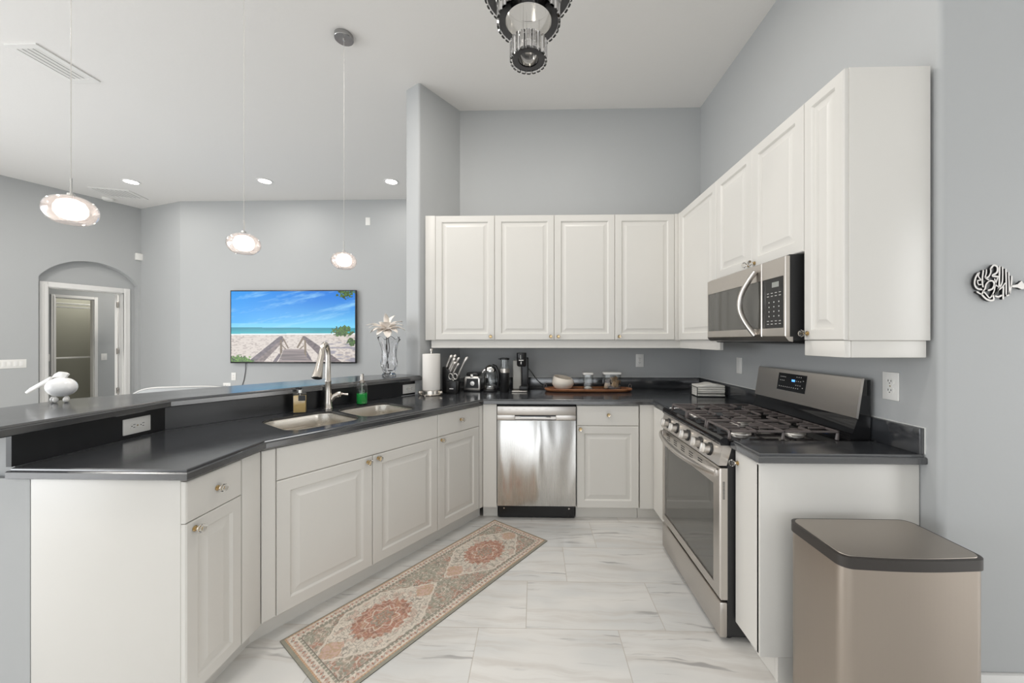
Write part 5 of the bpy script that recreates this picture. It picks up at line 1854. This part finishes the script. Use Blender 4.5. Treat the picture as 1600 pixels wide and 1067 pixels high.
# ------------------------------------------------------------ WALL CALLIGRAPHY (key shape) on the right wall
M_deco = mat('satin_silver_face', (0.66, 0.64, 0.61), 0.45, 0.3)
cw = thing('wall_calligraphy', 'key-shaped silver metal calligraphy hanging on the grey wall at the far right', 'wall decoration', (1.617, 1.4248, 1.638))


def cxy(p):   # traced units -> metres, origin near the upper left of the piece
    return ((p[0] - 382) * 0.0002757, -(p[1] - 293) * 0.0002757)


def stroke(b, pts, w_, y0=-0.013):
    P_ = [Vector(cxy(p)) for p in pts]
    # smooth (Catmull-Rom)
    if len(P_) > 2:
        Q = []
        for i in range(len(P_) - 1):
            a = P_[max(0, i - 1)]; b0 = P_[i]; c_ = P_[i + 1]; d_ = P_[min(len(P_) - 1, i + 2)]
            for k in range(5):
                t_ = k / 5
                Q.append(0.5 * ((2 * b0) + (c_ - a) * t_ + (2 * a - 5 * b0 + 4 * c_ - d_) * t_ * t_ + (3 * b0 - a - 3 * c_ + d_) * t_ ** 3))
        Q.append(P_[-1]); P_ = Q
    w_ = w_ * 0.0002757 / 2 * 0.82
    rings = []
    for i, p in enumerate(P_):
        d_ = (P_[min(len(P_) - 1, i + 1)] - P_[max(0, i - 1)]).normalized()
        n_ = Vector((-d_.y, d_.x)) * w_ * (1 if 0 < i < len(P_) - 1 else 0.7)
        rings.append([(p.x + n_.x, y0, p.y + n_.y), (p.x - n_.x, y0, p.y - n_.y), (p.x - n_.x, -0.004, p.y - n_.y), (p.x + n_.x, -0.004, p.y + n_.y)])
    b.loops(rings)


strokes = [([(715, 315), (712, 450), (705, 600), (668, 690)], 26), ([(752, 322), (755, 430), (745, 545), (690, 640), (672, 690)], 22), ([(795, 350), (800, 500), (800, 700)], 24), ([(832, 395), (838, 560), (836, 690), (800, 715)], 22), ([(872, 445), (868, 560), (850, 660), (836, 695)], 24),
           ([(655, 715), (700, 725), (745, 705)], 28), ([(765, 585), (762, 680), (760, 762)], 26), ([(700, 640), (745, 600), (790, 540)], 18),
           ([(600, 350), (640, 305), (685, 330), (680, 400), (620, 445), (700, 458)], 28), ([(595, 345), (600, 400), (570, 460), (530, 470)], 22), ([(545, 360), (540, 420), (530, 470), (575, 500)], 20),
           ([(580, 515), (625, 515), (645, 560), (620, 620), (560, 640)], 26), ([(580, 515), (540, 560), (525, 620), (500, 650)], 22), ([(505, 368), (495, 440), (490, 520), (500, 600)], 24),
           ([(455, 395), (440, 450), (470, 500), (430, 510), (440, 560), (480, 560)], 18), ([(440, 405), (400, 480), (392, 560), (425, 615), (490, 630)], 26), ([(415, 655), (480, 690), (500, 650)], 22), ([(480, 690), (530, 745), (590, 775), (640, 760), (625, 690)], 28), ([(500, 650), (540, 690), (590, 740), (640, 660), (660, 560), (690, 470)], 20), ([(650, 480), (665, 560), (690, 590)], 18)]
for pts, w_ in strokes:
    b = MB(); stroke(b, pts, w_)
    b.bm.normal_update()
    for f in b.bm.faces:
        f.material_index = 0 if f.normal.y < -0.7 else 1  # sides coloured black to paint in the strokes' shadow edges
    b.build('letter_stroke', [M_deco, M_black], cw, 30)
b = MB()
b.prism([cxy(p) for p in [(860, 575), (945, 562), (1000, 512), (1020, 545), (1080, 555), (1160, 530), (1200, 560), (1600, 565), (1640, 520), (1690, 560), (1760, 575), (1690, 605), (1640, 640), (1600, 605), (1200, 605), (1160, 640), (1080, 610), (1000, 628), (950, 605), (875, 600)]][::-1], -0.013, -0.004, axis='y')
b.bm.normal_update()
for f in b.bm.faces:
    f.material_index = 0 if f.normal.y < -0.7 else 1  # black sides again stand for shadow edges
b.build('key_shaft', [M_deco, M_black], cw, 0)
